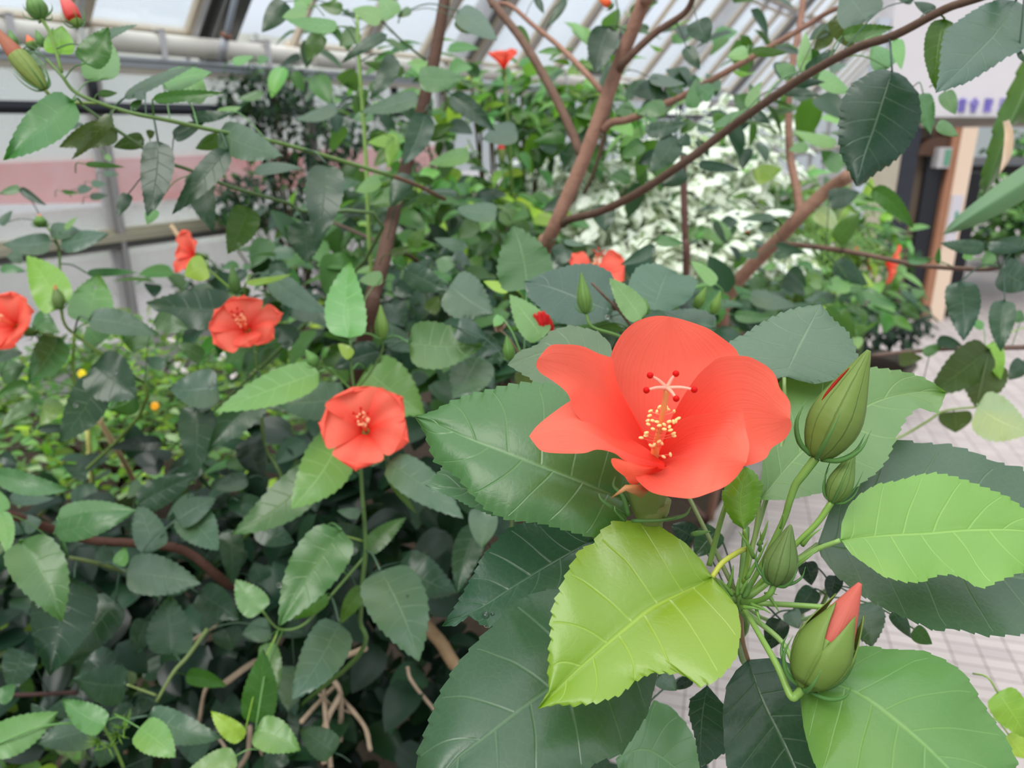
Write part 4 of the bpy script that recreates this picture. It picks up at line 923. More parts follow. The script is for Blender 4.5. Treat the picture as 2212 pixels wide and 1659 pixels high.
bud(E_.root, zz(262, 120, 0)[:2], (66, -22), 42, .75, col=(.11, .22, .05), label='green bud cut by the top edge')
bud(E_.root, zz(505, 170, 0)[:2], (126, -28), 34, .78, tipcol=(.85, .22, .20), calyx_len=.12, col=(.2, .3, .06), label='pink red closed flower bud')
bud(E_.root, zz(220, 320, 0)[:2], zz(175, 225, 0)[:2], 22, .80, tipcol=(.95, .25, .12), calyx_len=.4, label='small orange bud')
for a in ((100, 300, 60, 190), (280, 300, 230, 190), (330, 280, 340, 180)): bud(E_.root, zz(a[0], a[1], 0)[:2], zz(a[2], a[3], 0)[:2], 18, .79, col=(.10, .22, .05))
E_.rows(0, 0, 2.989, '''
475 650 20 1035 280 M .74;760 850 380 950 180 O .80;720 740 462 1030 100 O .76;548 410 700 175 220 G .75;560 300 890 160 70 S .76;385 350 400 165 200 Y .76;640 520 640 195 250 L .82
120 335 300 420 90 M .80;800 635 1280 415 80 S .80;1050 540 1370 470 150 L .83;985 640 1450 600 80 G .78;1215 660 1260 440 220 L .86;1020 910 950 1400 220 D .79;1470 970 1110 1385 170 D .82
1415 850 1830 1010 220 S .84;1230 750 1510 725 80 D .84;1120 890 1330 780 100 D .84;1260 1100 1380 1500 180 D .90;1600 1335 1470 1640 210 G .92;2110 1060 2060 1570 250 D .90
1960 1430 1980 1700 230 D .98;930 900 730 950 110 O .82;830 1250 760 1400 90 D .88;1000 1350 950 1450 90 L .92;1640 1110 1960 1090 80 S .92;550 1060 810 1080 40 G .9;1430 900 1260 960 110 G .86
680 1000 720 1040 40 L 1.3;670 1120 770 1130 40 S 1.3;590 1180 690 1190 50 S 1.3;500 1225 600 1215 60 S 1.3;400 1235 520 1245 30 G 1.3;580 1270 700 1260 50 S 1.3;640 600 760 600 50 G .77;400 820 540 800 60 S .8
940 610 850 620 60 S .8;850 700 920 640 60 M .8;1500 400 1640 360 60 L 1.2;1660 390 1740 380 60 M 1.2;1980 60 1820 110 80 L 1.0;150 400 300 500 100 M .8;950 870 1000 850 60 O .85;1400 730 1560 690 60 L .95''')
# ================================================================ TREE G: brown trunk left of centre
BK = (.115, .062, .042); BK2 = (.37, .205, .145)
G_ = Plant('hibiscus_tree', 'tall hibiscus with the dark brown trunk leaning across the picture left of the centre', 'tree', (-.62, 2.1, .05), None, 1.3)
G_.stem([(1000, -420, 1.36), (966, -60, 1.34), (960, 0, 1.33), (940, 120, 1.32), (920, 200, 1.31), (900, 280, 1.30), (874, 370, 1.30), (845, 480, 1.22), (828, 560, 1.15), (806, 640, 1.12), (788, 730, 1.12)], .0095, .0120, BK, 'bark', 'trunk', n=14, down=[(-.45, 1.75, .6), (-.62, 2.1, .05)])
G_.stem([(920, 130, 1.31), (870, 90, 1.28), (840, 60, 1.25), (810, 30, 1.2)], .0022, .0013, (.08, .12, .04))
G_.stem([(860, 50, 1.25), (866, 30, 1.24)], .0012, .001, (.1, .16, .05))
G_.stem([(771, 20, 1.2), (776, 134, 1.2), (790, 335, 1.22), (797, 508, 1.25), (805, 620, 1.3)], .0028, .0034, (.24, .38, .09))
G_.stem([(718, 480, 1.5), (765, 500, 1.45), (812, 522, 1.36)], .003, .0042, (.12, .08, .06), 'bark', 'twig')
G_.stem([(835, 540, 1.34), (880, 550, 1.4), (930, 585, 1.45), (975, 605, 1.5)], .004, .0034, BK, 'bark', 'twig')
G_.rows(740, 0, 2.989, '''
745 70 1000 260 160 S 1.2;740 120 850 220 90 O 1.22;490 500 780 495 170 M 1.15;530 730 385 1070 170 D 1.1;490 620 110 725 120 S 1.15;700 610 985 845 130 D 1.15;330 360 175 640 130 D 1.18
400 470 130 400 90 G 1.25;285 225 -10 410 85 D 1.15;250 130 60 60 120 L 1.15;330 110 240 -20 150 L 1.18;540 885 730 800 80 G 1.2;540 880 720 880 60 G 1.2;820 990 550 1060 110 L 1.2;1130 850 900 900 150 S 1.25
360 900 160 920 90 Y 1.25;330 890 290 1090 90 Y 1.25;740 1250 510 1250 50 S 1.2;1000 1370 720 1350 130 S 1.15;430 1130 310 1340 140 D 1.1;240 1150 80 1240 100 L 1.2;380 1250 170 1330 130 M 1.2
440 60 350 110 60 M 1.2;200 730 60 760 90 M 1.3;470 1290 640 1290 60 G 1.25;860 1420 740 1540 120 M 1.3;240 1420 360 1400 90 D 1.3;100 200 -20 300 120 M 1.35''')
G_.rows(0, 0, 2.989, '1840 10 1690 210 150 D 1.15;2180 170 1815 105 100 L 1.1;2070 220 1985 400 130 G 1.2;1990 40 1900 -30 150 L 1.15;2212 60 2060 30 90 G 1.15;2150 640 2212 650 40 L 1.2;2180 690 1900 770 90 S 1.25;1700 600 1530 640 60 M 1.3')
# ================================================================ TREE H: pale brown forked trunk
H_ = Plant('hibiscus_tree', 'hibiscus tree with the pale brown forked trunk and long branches reaching right', 'tree', (.10, 2.05, .05), None, 1.2)
o2 = (740, 0, 2.989); o3 = (1472, 0, 2.989)
H_.stem([zz(2160, -900, 1.06, o2), zz(1980, -80, 1.10, o2), zz(1950, 0, 1.12, o2), zz(1860, 220, 1.15, o2), zz(1760, 480, 1.18, o2), zz(1650, 780, 1.2, o2), zz(1560, 1020, 1.22, o2), zz(1460, 1250, 1.24, o2), zz(1380, 1440, 1.26, o2), zz(1320, 1580, 1.3, o2), (1172, 590, 1.36)], .0095, .0128, BK2, 'bark', 'trunk', n=14, down=[(.03, 1.7, .6), (.10, 2.05, .05)])
H_.stem([zz(620, -800, 1.32, o2), zz(940, -40, 1.3, o2), zz(980, 30, 1.29, o2), zz(1130, 220, 1.27, o2), zz(1260, 420, 1.25, o2), zz(1420, 720, 1.23, o2), zz(1545, 1010, 1.22, o2)], .0062, .0072, (.19, .115, .08), 'bark', 'branch', n=12)
H_.stem([zz(1000, 20, 1.35, o2), zz(1090, 40, 1.33, o2), zz(1240, 170, 1.31, o2), zz(1400, 300, 1.28, o2), zz(1560, 460, 1.22, o2), zz(1690, 610, 1.2, o2)], .0034, .0048, BK2, 'bark', 'branch')
H_.stem([zz(1680, 840, 1.2, o2), zz(1740, 790, 1.19, o2), zz(1850, 770, 1.18, o2), zz(2110, 660, 1.16, o2), zz(0, 625, 1.15, o3), zz(420, 390, 1.1, o3), zz(800, 170, 1.08, o3), zz(990, 60, 1.05, o3), zz(1350, -60, 1.0, o3)], .0066, .0030, (.27, .15, .105), 'bark', 'branch')
H_.stem([zz(1775, 470, 1.18, o2), zz(1830, 390, 1.15, o2), zz(2010, 220, 1.12, o2), zz(2212, 80, 1.08, o2), zz(90, -60, 1.05, o3)], .0062, .0040, (.17, .10, .07), 'bark', 'branch')
H_.stem([zz(1420, 1450, 1.26, o2), zz(1470, 1415, 1.22, o2), zz(1650, 1370, 1.15, o2), zz(1900, 1250, 1.06, o2), zz(2212, 1045, .97, o2), zz(230, 890, .93, o3), zz(430, 740, .88, o3), zz(800, 490, .80, o3), zz(1130, 310, .74, o3), zz(1370, 230, .70, o3), zz(1700, 60, .66, o3), zz(1880, 0, .64, o3), zz(2212, -110, .60, o3)], .0066, .0030, (.13, .08, .055), 'bark', 'branch', n=12)
H_.stem([zz(1690, 860, 1.21, o2), zz(1740, 640, 1.24, o2), zz(1640, 1060, 1.27, o2), zz(1560, 1250, 1.3, o2)], .0028, .003, (.14, .09, .06), 'bark', 'twig')
blade('leaf', H_.root, zc(1472, 0, 2.989, (1360, 460), (1300, 640), (1240, 830), (1180, 1000), (1130, 1205)),
      zc(1472, 0, 2.989, (1360, 460), (1300, 445), (1230, 460), (1100, 540), (1040, 640), (1018, 740), (1010, 880), (1030, 1000), (1070, 1080), (1110, 1170), (1130, 1205)),
      zc(1472, 0, 2.989, (1360, 460), (1400, 470), (1450, 500), (1530, 600), (1550, 740), (1510, 870), (1450, 970), (1350, 1060), (1250, 1120), (1180, 1180), (1130, 1205)),
      .66, (.016, .048, .030), .05, 0, 0, .15, .0, .03, 17, 4.5, ns=100, nc=8, petiole=([at(*zz(1360, 460, .66, o3)), at(*zz(1352, 330, .68, o3)), at(*zz(1345, 240, .705, o3))], [.0010] * 3), label='largest dark hanging leaf')
blade('leaf', H_.root, zc(1472, 0, 2.989, (2160, 5), (2040, 200), (1900, 350), (1770, 480), (1640, 600)),
      zc(1472, 0, 2.989, (2160, 5), (2060, -10), (1950, 30), (1850, 90), (1710, 190), (1680, 290), (1672, 400), (1660, 500), (1640, 600)),
      zc(1472, 0, 2.989, (2160, 5), (2260, 60), (2300, 200), (2230, 310), (2100, 370), (1980, 450), (1850, 530), (1740, 570), (1640, 600)),
      .62, (.050, .105, .075), .6, 0, -.1, .1, .0, .03, 18, 4.5, ns=100, nc=8, petiole=([at(*zz(2160, 5, .62, o3)), at(*zz(2180, -60, .62, o3)), at(*zz(2150, -100, .61, o3))], [.0010] * 3), label='large grey green leaf at the top right')
H_.leaf(*zc(1472, 0, 2.989, (1700, 120))[0], *zc(1472, 0, 2.989, (1650, 600))[0], 62, 'G', .67, teeth=16)
H_.rows(1472, 0, 2.989, '''
1200 130 1050 -80 320 S .80;1040 230 1375 175 110 G .78;960 170 820 260 80 D .9;1340 440 1230 290 170 L .8;1395 250 1420 450 90 L .78;720 490 605 420 110 M .9;780 460 800 200 90 L .9;800 460 1000 315 70 D .9
890 480 1100 600 120 L 1.0;700 560 930 530 70 D .95;460 330 690 340 70 G 1.0;430 330 290 370 90 L 1.0;435 700 520 525 80 L .95;430 740 180 830 80 M .95;110 1060 385 1100 70 D 1.0;1000 100 1110 320 160 O .85
1560 600 1610 870 130 M .85;1650 800 1790 880 90 M .9;1700 590 1770 740 120 M .85;100 130 170 280 170 D 1.05;1500 0 1350 -60 90 D .8;1640 70 1500 10 80 D .7;30 300 120 450 100 D 1.1;60 700 100 500 100 M 1.1
470 730 570 800 70 D 1.0;660 600 900 620 60 D .9;0 880 60 940 90 D 1.1;200 620 90 560 120 M 1.1;2180 330 2212 400 40 D .6;960 210 850 330 100 O .9;900 350 760 430 120 G .92''')
H_.rows(740, 0, 2.989, '''
1720 170 1640 480 190 D 1.15;1980 180 1780 170 60 M 1.15;1760 420 1650 600 90 D 1.25;2060 550 1860 600 140 D 1.2;2090 690 1890 740 110 M 1.15;2150 880 1980 1110 170 D 1.1;1960 850 2230 790 110 D 1.1;1940 920 1790 1020 110 M 1.2
1860 1140 1710 1160 100 M 1.25;1440 1270 1280 1360 80 D 1.3;1690 1320 1700 1500 150 D 1.2;1560 870 1420 1110 120 D 1.3;1440 -10 1310 185 60 D 1.3;1440 890 1225 920 80 G 1.3;1120 170 1210 320 70 G 1.27;1400 330 1260 340 50 L 1.3
1980 500 2212 540 80 S 1.2;2100 600 2010 760 120 D 1.2;1870 700 1760 720 100 M 1.25;2060 1000 1900 1060 100 D 1.2;2212 1100 2050 1200 130 D 1.2;1380 960 1260 940 90 D 1.35;1250 -20 1300 90 50 D 1.3''')
H_.stem([zz(1770, 180, 1.1, o2), zz(1775, 60, 1.1, o2), zz(1760, -40, 1.1, o2)], .0012, .001, (.05, .1, .03))
bud(H_.root, zz(1745, 50, 0, o2)[:2], zz(1630, -40, 0, o2)[:2], 18, 1.15, tipcol=(.95, .3, .12), calyx_len=.15, label='orange bud at the top edge')
# ================================================================ TREE I: right forked trunk with bare twig
I_ = Plant('hibiscus_tree', 'hibiscus with the reddish brown forked limb leaning right of the centre', 'tree', (.75, 2.6, .05), None, 1.6)
I_.stem([zz(1090, 1130, 1.45, o3), zz(930, 1240, 1.5, o3), zz(760, 1400, 1.52, o3), zz(640, 1530, 1.56, o3), zz(500, 1670, 1.6, o3), (1582, 625, 1.68), (1560, 700, 1.8)], .0125, .0150, BK2, 'bark', 'trunk', n=14, down=[(.68, 2.3, .5), (.75, 2.6, .05)])
I_.stem([zz(770, 1390, 1.52, o3), zz(740, 1200, 1.55, o3), zz(700, 1000, 1.58, o3), zz(692, 700, 1.6, o3), zz(700, 500, 1.62, o3), zz(770, 130, 1.62, o3), zz(790, -60, 1.62, o3)], .0088, .0060, BK2, 'bark', 'branch', n=12)
I_.stem([zz(10, 1000, 1.7, o3), zz(18, 1300, 1.72, o3), zz(25, 1560, 1.75, o3), (1482, 600, 1.8)], .0075, .0085, (.26, .14, .12), 'bark', 'branch', down=[(.6, 2.5, .3), (.75, 2.6, .05)])
I_.stem([(1683, 527, 1.55), (1750, 532, 1.45), (1842, 545, 1.35), (1980, 572, 1.2), (2110, 582, 1.05), (2160, 578, 1.0)], .0058, .0024, (.20, .12, .09), 'bark', 'branch')
I_.rows(1472, 0, 2.989, '''
1000 925 715 840 85 L 1.3;820 945 690 970 70 L 1.35;1045 1080 900 970 130 M 1.3;1235 1215 1500 1475 130 G 1.15;950 1290 1150 1240 140 D 1.4;1000 1560 1160 1370 130 G 1.35;870 1360 1010 1490 130 P 1.5
1960 1600 1670 1570 100 D .95;1970 1590 2230 1610 80 D .95;600 1410 380 1420 60 S 1.5;520 1440 600 1500 100 D 1.5;470 1150 650 1090 120 Y 1.5;300 1550 190 1400 90 L 1.7;600 1659 760 1620 60 S 1.5''')
I_.rows(1480, 400, 4.424, '''
1430 745 1750 960 200 D 1.5;1580 940 1330 960 190 L 1.5;1700 990 2030 1160 120 M 1.4;1440 1080 1130 1100 120 S 1.5;620 1050 1070 1150 170 S 1.3;1000 800 1160 970 170 D 1.6;940 880 1150 1060 160 D 1.55;1310 960 1170 930 100 L 1.6
470 1240 850 1260 120 M 1.1;110 740 290 910 110 L 1.5;180 430 370 570 100 L 1.7;280 340 400 560 80 D 1.7;1640 1450 1650 1570 110 L 1.2;1500 1180 1650 1500 90 G 1.2;870 570 1170 650 90 D 1.4;700 660 520 660 80 S 1.5;860 760 740 800 70 L 1.5;1350 1150 1620 1480 120 G 1.25''')
I_.rows(1900, 0, 2.369, '''
415 1440 430 1745 185 D .95;640 1535 620 1800 140 D .95;620 1380 780 1470 180 D 1.0;580 1290 520 1370 70 M 1.0;440 1330 470 1260 50 L 1.0;740 1240 560 1250 80 D 1.0;140 1330 270 1330 40 M 1.1;300 1350 310 1260 30 G 1.1''')
# ================================================================ LEAFY SHRUB AT THE CENTRE (dark broad leaves behind the big flower)
K_ = Plant('hibiscus_shrub', 'hibiscus shrub with broad grey green leaves and a wilted flower directly behind the nearest spray', 'hibiscus', (.15, 1.3, .05), None, .66)
oz8 = (1060, 480, 4.424)
K_.stem([zz(910, 870, .60, oz8), zz(970, 1000, .60, oz8), zz(1230, 1090, .61, oz8), (1400, 760, .64), (1440, 900, .70)], .0011, .0016, (.10, .2, .04), down=[(.16, .95, .8), (.15, 1.3, .05)])
K_.stem([zz(965, 580, .62, oz8), zz(1080, 700, .62, oz8), zz(1270, 900, .64, oz8), (1400, 760, .66)], .0010, .0013, (.16, .10, .07), 'bark', 'twig')
K_.stem([zz(1480, 860, .68, oz8), zz(1470, 950, .69, oz8), (1420, 800, .70)], .0012, .0014, (.10, .2, .04))
K_.stem([(1175, 735, .75), (1150, 790, .78), (1120, 900, .85)], .0014, .002, (.14, .2, .06), down=[(.0, 1.1, .5), (.15, 1.3, .05)])
bud(K_.root, zz(910, 870, 0, oz8)[:2], zz(865, 480, 0, oz8)[:2], 31, .60, col=(.10, .19, .035), label='pointed green bud before a dark leaf')
bud(K_.root, zz(1780, 1320, 0, (700, 480, 4.424))[:2], zz(1745, 1080, 0, (700, 480, 4.424))[:2], 26, .68, col=(.08, .18, .03))
bud(K_.root, zz(1480, 880, 0, oz8)[:2], zz(1470, 720, 0, oz8)[:2], 20, .69, col=(.09, .18, .04))
bud(K_.root, zz(1960, 820, 0, oz8)[:2], zz(2060, 620, 0, oz8)[:2], 22, .75, col=(.11, .20, .03)); bud(K_.root, zz(2120, 880, 0, oz8)[:2], zz(2200, 660, 0, oz8)[:2], 22, .75, col=(.11, .20, .03))
blade('leaf', K_.root, zc(*oz8, (1140, 850), (820, 720), (560, 620), (320, 565)), zc(*oz8, (1140, 850), (1190, 700), (1200, 600), (1150, 480), (1060, 430), (950, 395), (800, 400), (640, 440), (480, 490), (390, 545), (320, 565)),
      zc(*oz8, (1140, 850), (1120, 930), (1000, 965), (800, 990), (640, 960), (520, 860), (420, 770), (360, 720), (335, 640), (320, 565)), .64, (.032, .078, .055), .7, 0, -.1, .1, 0, .03, 18, 3, ns=90, nc=8)
blade('leaf', K_.root, zc(*oz8, (1560, 850), (1600, 700), (1650, 560), (1700, 440)), zc(*oz8, (1560, 850), (1450, 840), (1400, 740), (1310, 620), (1340, 520), (1400, 430), (1480, 400), (1580, 390), (1700, 440)),
      zc(*oz8, (1560, 850), (1700, 850), (1850, 780), (1930, 700), (1980, 560), (1900, 510), (1800, 500), (1700, 440)), .70, (.052, .12, .075), .8, 0, 0, .1, 0, .04, 14, 3, ns=80, nc=7)
K_.rows(*oz8, '''
1440 925 1130 530 240 L .62;345 640 210 20 540 M .82;500 1110 180 690 290 L .72;2150 1000 1650 860 260 S .75;1000 1010 1290 1030 120 G .68;1140 900 1380 970 150 S .72;2150 590 1910 370 130 L .9;1570 230 1240 410 120 D .95
1580 170 1840 200 110 M .95;700 180 900 220 60 S 1.0;620 330 780 200 200 D 1.0;2100 1200 1800 1000 260 S .8;100 900 30 1000 100 L .8;2000 900 2200 640 220 M .85''')
K_.rows(700, 480, 4.424, '''
1200 600 1620 880 440 S .90;770 450 1200 660 240 D .95;840 240 960 60 150 G 1.1;640 300 820 240 90 O 1.05;700 330 740 460 120 G 1.05;1620 990 1760 960 140 B .8;1260 1000 1560 1130 240 D .85
680 600 860 700 160 D 1.1;1360 240 1040 150 120 S 1.15;1080 430 1300 350 150 M 1.1;600 760 780 1000 260 D 1.1;1240 300 1400 420 130 D 1.1;1000 860 1100 700 150 O 1.1''')
# wilted flower
wl = MB(); O = at(1180, 715, .735)
for q in range(9):
    a = q * .7; P = [at(1185 + 8 * math.cos(a), 722 + 4 * math.sin(a), .735 + .003 * math.sin(a)), at(1176 + 10 * math.cos(a), 700 + 6 * math.sin(a * 2), .732 + .004 * math.sin(a)), at(1164 + 14 * math.cos(a + .5), 681 + 9 * math.sin(a), .73 + .005 * math.sin(a))]
    wl.tube(smoothpts([tuple(p) for p in P], 4), [.0012, .0022, .0030, .0034, .0036, .0034, .0028, .0022, .0016], 7, bumpy=.3)
wf = wl.build('flower', 'petal', K_.root, O, (.78, .13, .16), uv=True); wf['label'] = 'crumpled wilted crimson flower'
mb = MB(); mb.tube([at(1190, 742, .737), at(1184, 722, .735)], [.0016, .0042], 12); mb.build('calyx', 'calyx', wf, at(1190, 742, .737), (.25, .16, .06))
# ================================================================ LOWER LEFT SHRUB
F_ = Plant('hibiscus_shrub', 'dense dark hibiscus shrub filling the lower left corner, leaves beaded with water', 'hibiscus', (-.75, 1.55, .05), None, .95)
o5 = (0, 1104, 2.989)
F_.stem([zz(-60, 0, 1.0, o5), zz(80, 30, 1.0, o5), zz(350, 120, 1.05, o5), zz(600, 190, 1.08, o5), zz(900, 210, 1.1, o5), zz(1200, 260, 1.12, o5), zz(1480, 480, 1.15, o5)], .0055, .007, (.10, .045, .03), 'bark', 'branch', down=[(-.5, 1.3, .6), (-.75, 1.55, .05)])
F_.stem([zz(440, 300, .93, o5), zz(600, 330, .95, o5), zz(840, 395, 1.0, o5), zz(1250, 480, 1.08, o5)], .0024, .003, (.13, .17, .05))
F_.stem([zz(1340, 760, .98, o5), zz(1210, 940, .97, o5), zz(1120, 1040, .96, o5), zz(1010, 1230, .95, o5)], .0028, .0020, (.15, .20, .06))
F_.stem([zz(820, 1120, .93, o5), zz(900, 1150, .94, o5), zz(1010, 1190, .95, o5)], .0014, .0015, (.22, .28, .09))
F_.stem([zz(-20, 1190, 1.05, o5), zz(200, 1185, 1.05, o5), zz(500, 1170, 1.05, o5)], .003, .003, (.06, .03, .025), 'bark', 'twig')
F_.stem([zz(660, 1370, .88, o5), zz(740, 1520, .90, o5), zz(800, 1660, .92, o5)], .0014, .0018, (.16, .28, .05))
F_.stem([zz(1690, 640, .9, o5), zz(1800, 760, .92, o5), zz(1950, 740, .93, o5), zz(2090, 600, .95, o5), (790, 1200, .95)], .0014, .0018, (.10, .18, .04))
F_.stem([(905, 1335, 1.25), (950, 1385, 1.22), (1010, 1450, 1.2)], .011, .008, (.30, .20, .11), 'bark', 'branch', n=12, down=[(.0, 1.3, .5), (-.2, 1.5, .05)])
F_.stem([(960, 1390, 1.22), (975, 1425, 1.22), (985, 1480, 1.24)], .008, .008, (.28, .19, .11), 'bark', 'branch')
F_.rows(*o5, '''
130 190 400 715 370 M .84;480 440 320 1065 420 D .92;750 570 390 1005 270 D .98;350 140 875 0 170 M .90;815 395 1300 470 270 S .93;1000 255 890 -60 220 S 1.0;1190 0 1410 255 260 S 1.02;1110 930 1105 540 300 S 1.0;1280 530 1545 705 220 D 1.02
820 1120 470 1080 270 D .94;1690 650 1520 440 200 L .90;1650 1370 1700 890 230 G .88;1720 850 1800 1155 140 M .95;680 1385 400 1215 200 L .86;955 1320 1435 1465 220 S .90;900 1400 1135 1590 240 L .82;-80 1530 380 1295 240 L .82
620 1400 235 1500 230 S .90;1570 1470 1360 1290 140 Y .86;1650 1410 1940 1545 240 L .84;2160 1560 1930 1400 210 S .92;1525 1580 1190 1700 170 L .80;1200 1060 1465 1130 120 G 1.0;-20 1220 100 1115 110 M .9;150 900 60 1160 220 D 1.0
760 350 810 230 95 L .97;0 0 50 290 130 L .86;2190 720 1880 1225 290 S .90;2110 540 1890 700 110 G .93;1480 120 1500 480 160 D 1.1;1660 90 1900 200 180 D 1.05;1900 1000 1860 1300 200 S 1.0;700 1490 640 1659 150 D .98;1200 1600 1380 1420 180 D 1.0
550 1280 300 1300 160 D .98;860 1250 700 1500 150 D 1.0;1750 760 1560 800 160 S 1.0;1450 760 1500 900 200 D 1.03;560 950 830 1150 260 D 1.02;950 700 880 930 160 D 1.06;320 1400 200 1240 120 D 1.0;1840 1560 1700 1659 160 D .95;1480 330 1600 260 120 D 1.1
1000 1170 880 1330 130 D 1.0;1150 1440 1080 1250 120 D 1.02;700 340 640 200 130 D 1.08;150 100 270 60 120 S 1.0;1700 450 1640 330 150 D 1.08;2150 330 2050 480 130 G .95''')
F_.rows(0, 555, 2.989, '''
-30 1400 460 1500 150 M .95;370 1680 890 1640 150 M .93;890 1600 1280 1400 190 D 1.05;1140 1700 1400 1560 170 S 1.0;1600 1430 1350 1490 120 S 1.08;60 1560 350 1560 90 S 1.08;30 1640 -20 1500 100 L .95;240 1110 560 1120 60 D 1.15;900 1450 820 1560 80 S 1.1
1300 1350 1000 1500 120 D 1.1;1050 1200 700 1240 100 K 1.2;560 1420 400 1340 90 D 1.15;1550 1580 1800 1659 150 D 1.05''')
# spiky bud cluster near the bottom edge
for x, y in ((640, 1490), (760, 1440), (800, 1400), (700, 1520), (820, 1340)):
    c = at(*zz(x, y, .88, o5)); mb = MB()
    for q in range(9):
        dr = Vector((R.uniform(-1, 1), R.uniform(-1, .2), R.uniform(-.2, 1))).normalized(); mb.tube([c, c + dr * .008, c + dr * .016 + Vector((0, 0, .002))], [.0010, .0008, .0001], 5)
    mb.build('bud_cluster', 'stem', F_.root, c, (.13, .26, .03))['kind'] = 'stuff'
# water drops on leaves
for (x, y, r, d, lb) in ((82, 1308, 5, .83, 'tip of the large green leaf at the lower left edge'), (145, 1317, 4, .86, 'dark leaf behind the big lower left leaf'), (603, 1264, 6, .83, 'left side of the long leaf below the frilled flower'), (622, 852, 5, .96, 'grey leaf left of the frilled flower'),
                     (880, 1290, 5, .85, 'upper part of the grey leaf right of the thin stem'), (893, 1350, 5, .85, 'lower part of the grey leaf right of the thin stem'), (163, 875, 5, 1.0, 'dark drooping leaf at left beside the canes'), (250, 804, 4, .98, 'round dark leaf above the leaning cane'), (457, 836, 5, .98, 'dark grey leaf below the round coral flower'),
                     (205, 620, 4, 1.05, 'pale shiny leaf beside the yellow green one'), (1312, 685, 5, .62, 'broad dark leaf above the nearest flower')):
    mb = MB(); mb.ball(at(x, y, d - .012), pxm(r, d), FW, None, 12, 8); o = mb.build('water_drop', 'water', None, None, (1, 1, 1)); tag(o, 'tiny water drop on the ' + lb, 'water drop', 'water drops beaded on hibiscus leaves')
# ================================================================ BACKGROUND PLANTING
def leafproto(length, wid, segs=7, fold=.12, droop=.2, shape=.5, serr=0):
    v = []; f = []; uv = []
    for i in range(segs + 1):
        s = i / segs; g = (s ** shape) * ((1 - s) ** .85) / .43
        for t in (-1, -.5, 0, .5, 1):
            w_ = wid / 2 * g * t * (1 + (serr if i % 2 else -serr)); v.append(Vector((w_, length * s, -droop * length * s * s + fold * abs(w_) * 2))); uv.append((s, .5 + t / 2))
    for i in range(segs):
        for j in range(4): a = i * 5 + j; f.append((a, a + 1, a + 6, a + 5))
    return v, f, uv
_pc = {}
def protomesh(key, length, wid, mat, **kw):
    if key not in _pc:
        v, f, uv = leafproto(length, wid, **kw); me = bpy.data.meshes.new('leaf_' + key); me.from_pydata(v, [], f); ul = me.uv_layers.new(name='UVMap')
        for lp in me.loops: ul.data[lp.index].uv = uv[lp.vertex_index]
        me.materials.append(M[mat]); me.polygons.foreach_set('use_smooth', [True] * len(me.polygons)); _pc[key] = (me, v, f, uv)
    return _pc[key]
def frame(dr, up):
    y = dr.normalized(); x = y.cross(up).normalized(); z = x.cross(y); return Matrix((x, y, z)).transposed()
def mass(parent, blobs, key, length, wid, tones, mat='foliage', indiv=100, seed=1, updir=.9, down=-.35, shell=.55, scale=(.7, 1.25), **kw):
    """leaves growing in ellipsoids (px, py, depth, rx, ry(depth), rz metres, count)"""
    rr = random.Random(seed); me, pv, pf, puv = protomesh(key, length, wid, mat, **kw); L = []
    for (px, py, d, rx, ry, rz, n) in blobs:
        c = at(px, py, d)
        for _ in range(n):
            while True:
                q = Vector((rr.uniform(-1, 1), rr.uniform(-1, 1), rr.uniform(-1, 1)))
                if q.length <= 1: break
            if q.length < shell: q = q.normalized() * rr.uniform(shell, 1)
            p = c + Vector((q.x * rx, q.y * ry, q.z * rz))
            if p.z < .07: p.z = rr.uniform(.07, .2)
            wn = (p - A0).dot(AN)
            if wn < .10: p += AN * (.10 - wn + rr.uniform(0, .1))
            if (p - CAM).length < .5: continue
            dr = Vector((rr.uniform(-1, 1), rr.uniform(-1, .4), rr.uniform(down - .4, down + .5))) + q * .4
            up = Vector((rr.uniform(-.5, .5), rr.uniform(-.7, .1), updir)); L.append((p, frame(dr, up), rr.uniform(*scale), rr.choice(tones)))
    L.sort(key=lambda e: (e[0] - CAM).length)
    dots = []
    k = 0; rest = []
    for e in L:
        v = e[0] - CAM; z = v.dot(FW); x = v.dot(RT) / z * FPX + 1106; y = 829.5 - v.dot(UP) / z * FPX
        if k < indiv and 0 < x < 2212 and 0 < y < 1659 and z > 0:
            o = bpy.data.objects.new('leaf', me); COL.objects.link(o); o.parent = parent; o.location = e[0] - WP[parent]; WP[o] = e[0]
            o.rotation_euler = e[1].to_euler(); o.scale = (e[2],) * 3; j = rr.uniform(.7, 1.3); c = TONE[e[3]]; o.color = (c[0] * j, c[1] * j, c[2] * j, 1); k += 1
        else: rest.append(e)
    bytone = {}
    for e in rest: bytone.setdefault(e[3], []).append(e)
    for tn, es in bytone.items():
        V = []; F = []; U = []
        for p, m_, s, _ in es:
            b = len(V); V += [p + m_ @ (q * s) for q in pv]; F += [tuple(i + b for i in q) for q in pf]; U += puv
        o = mk('foliage', V, F, mat, parent, WP[parent], TONE[tn], U); o['kind'] = 'stuff'
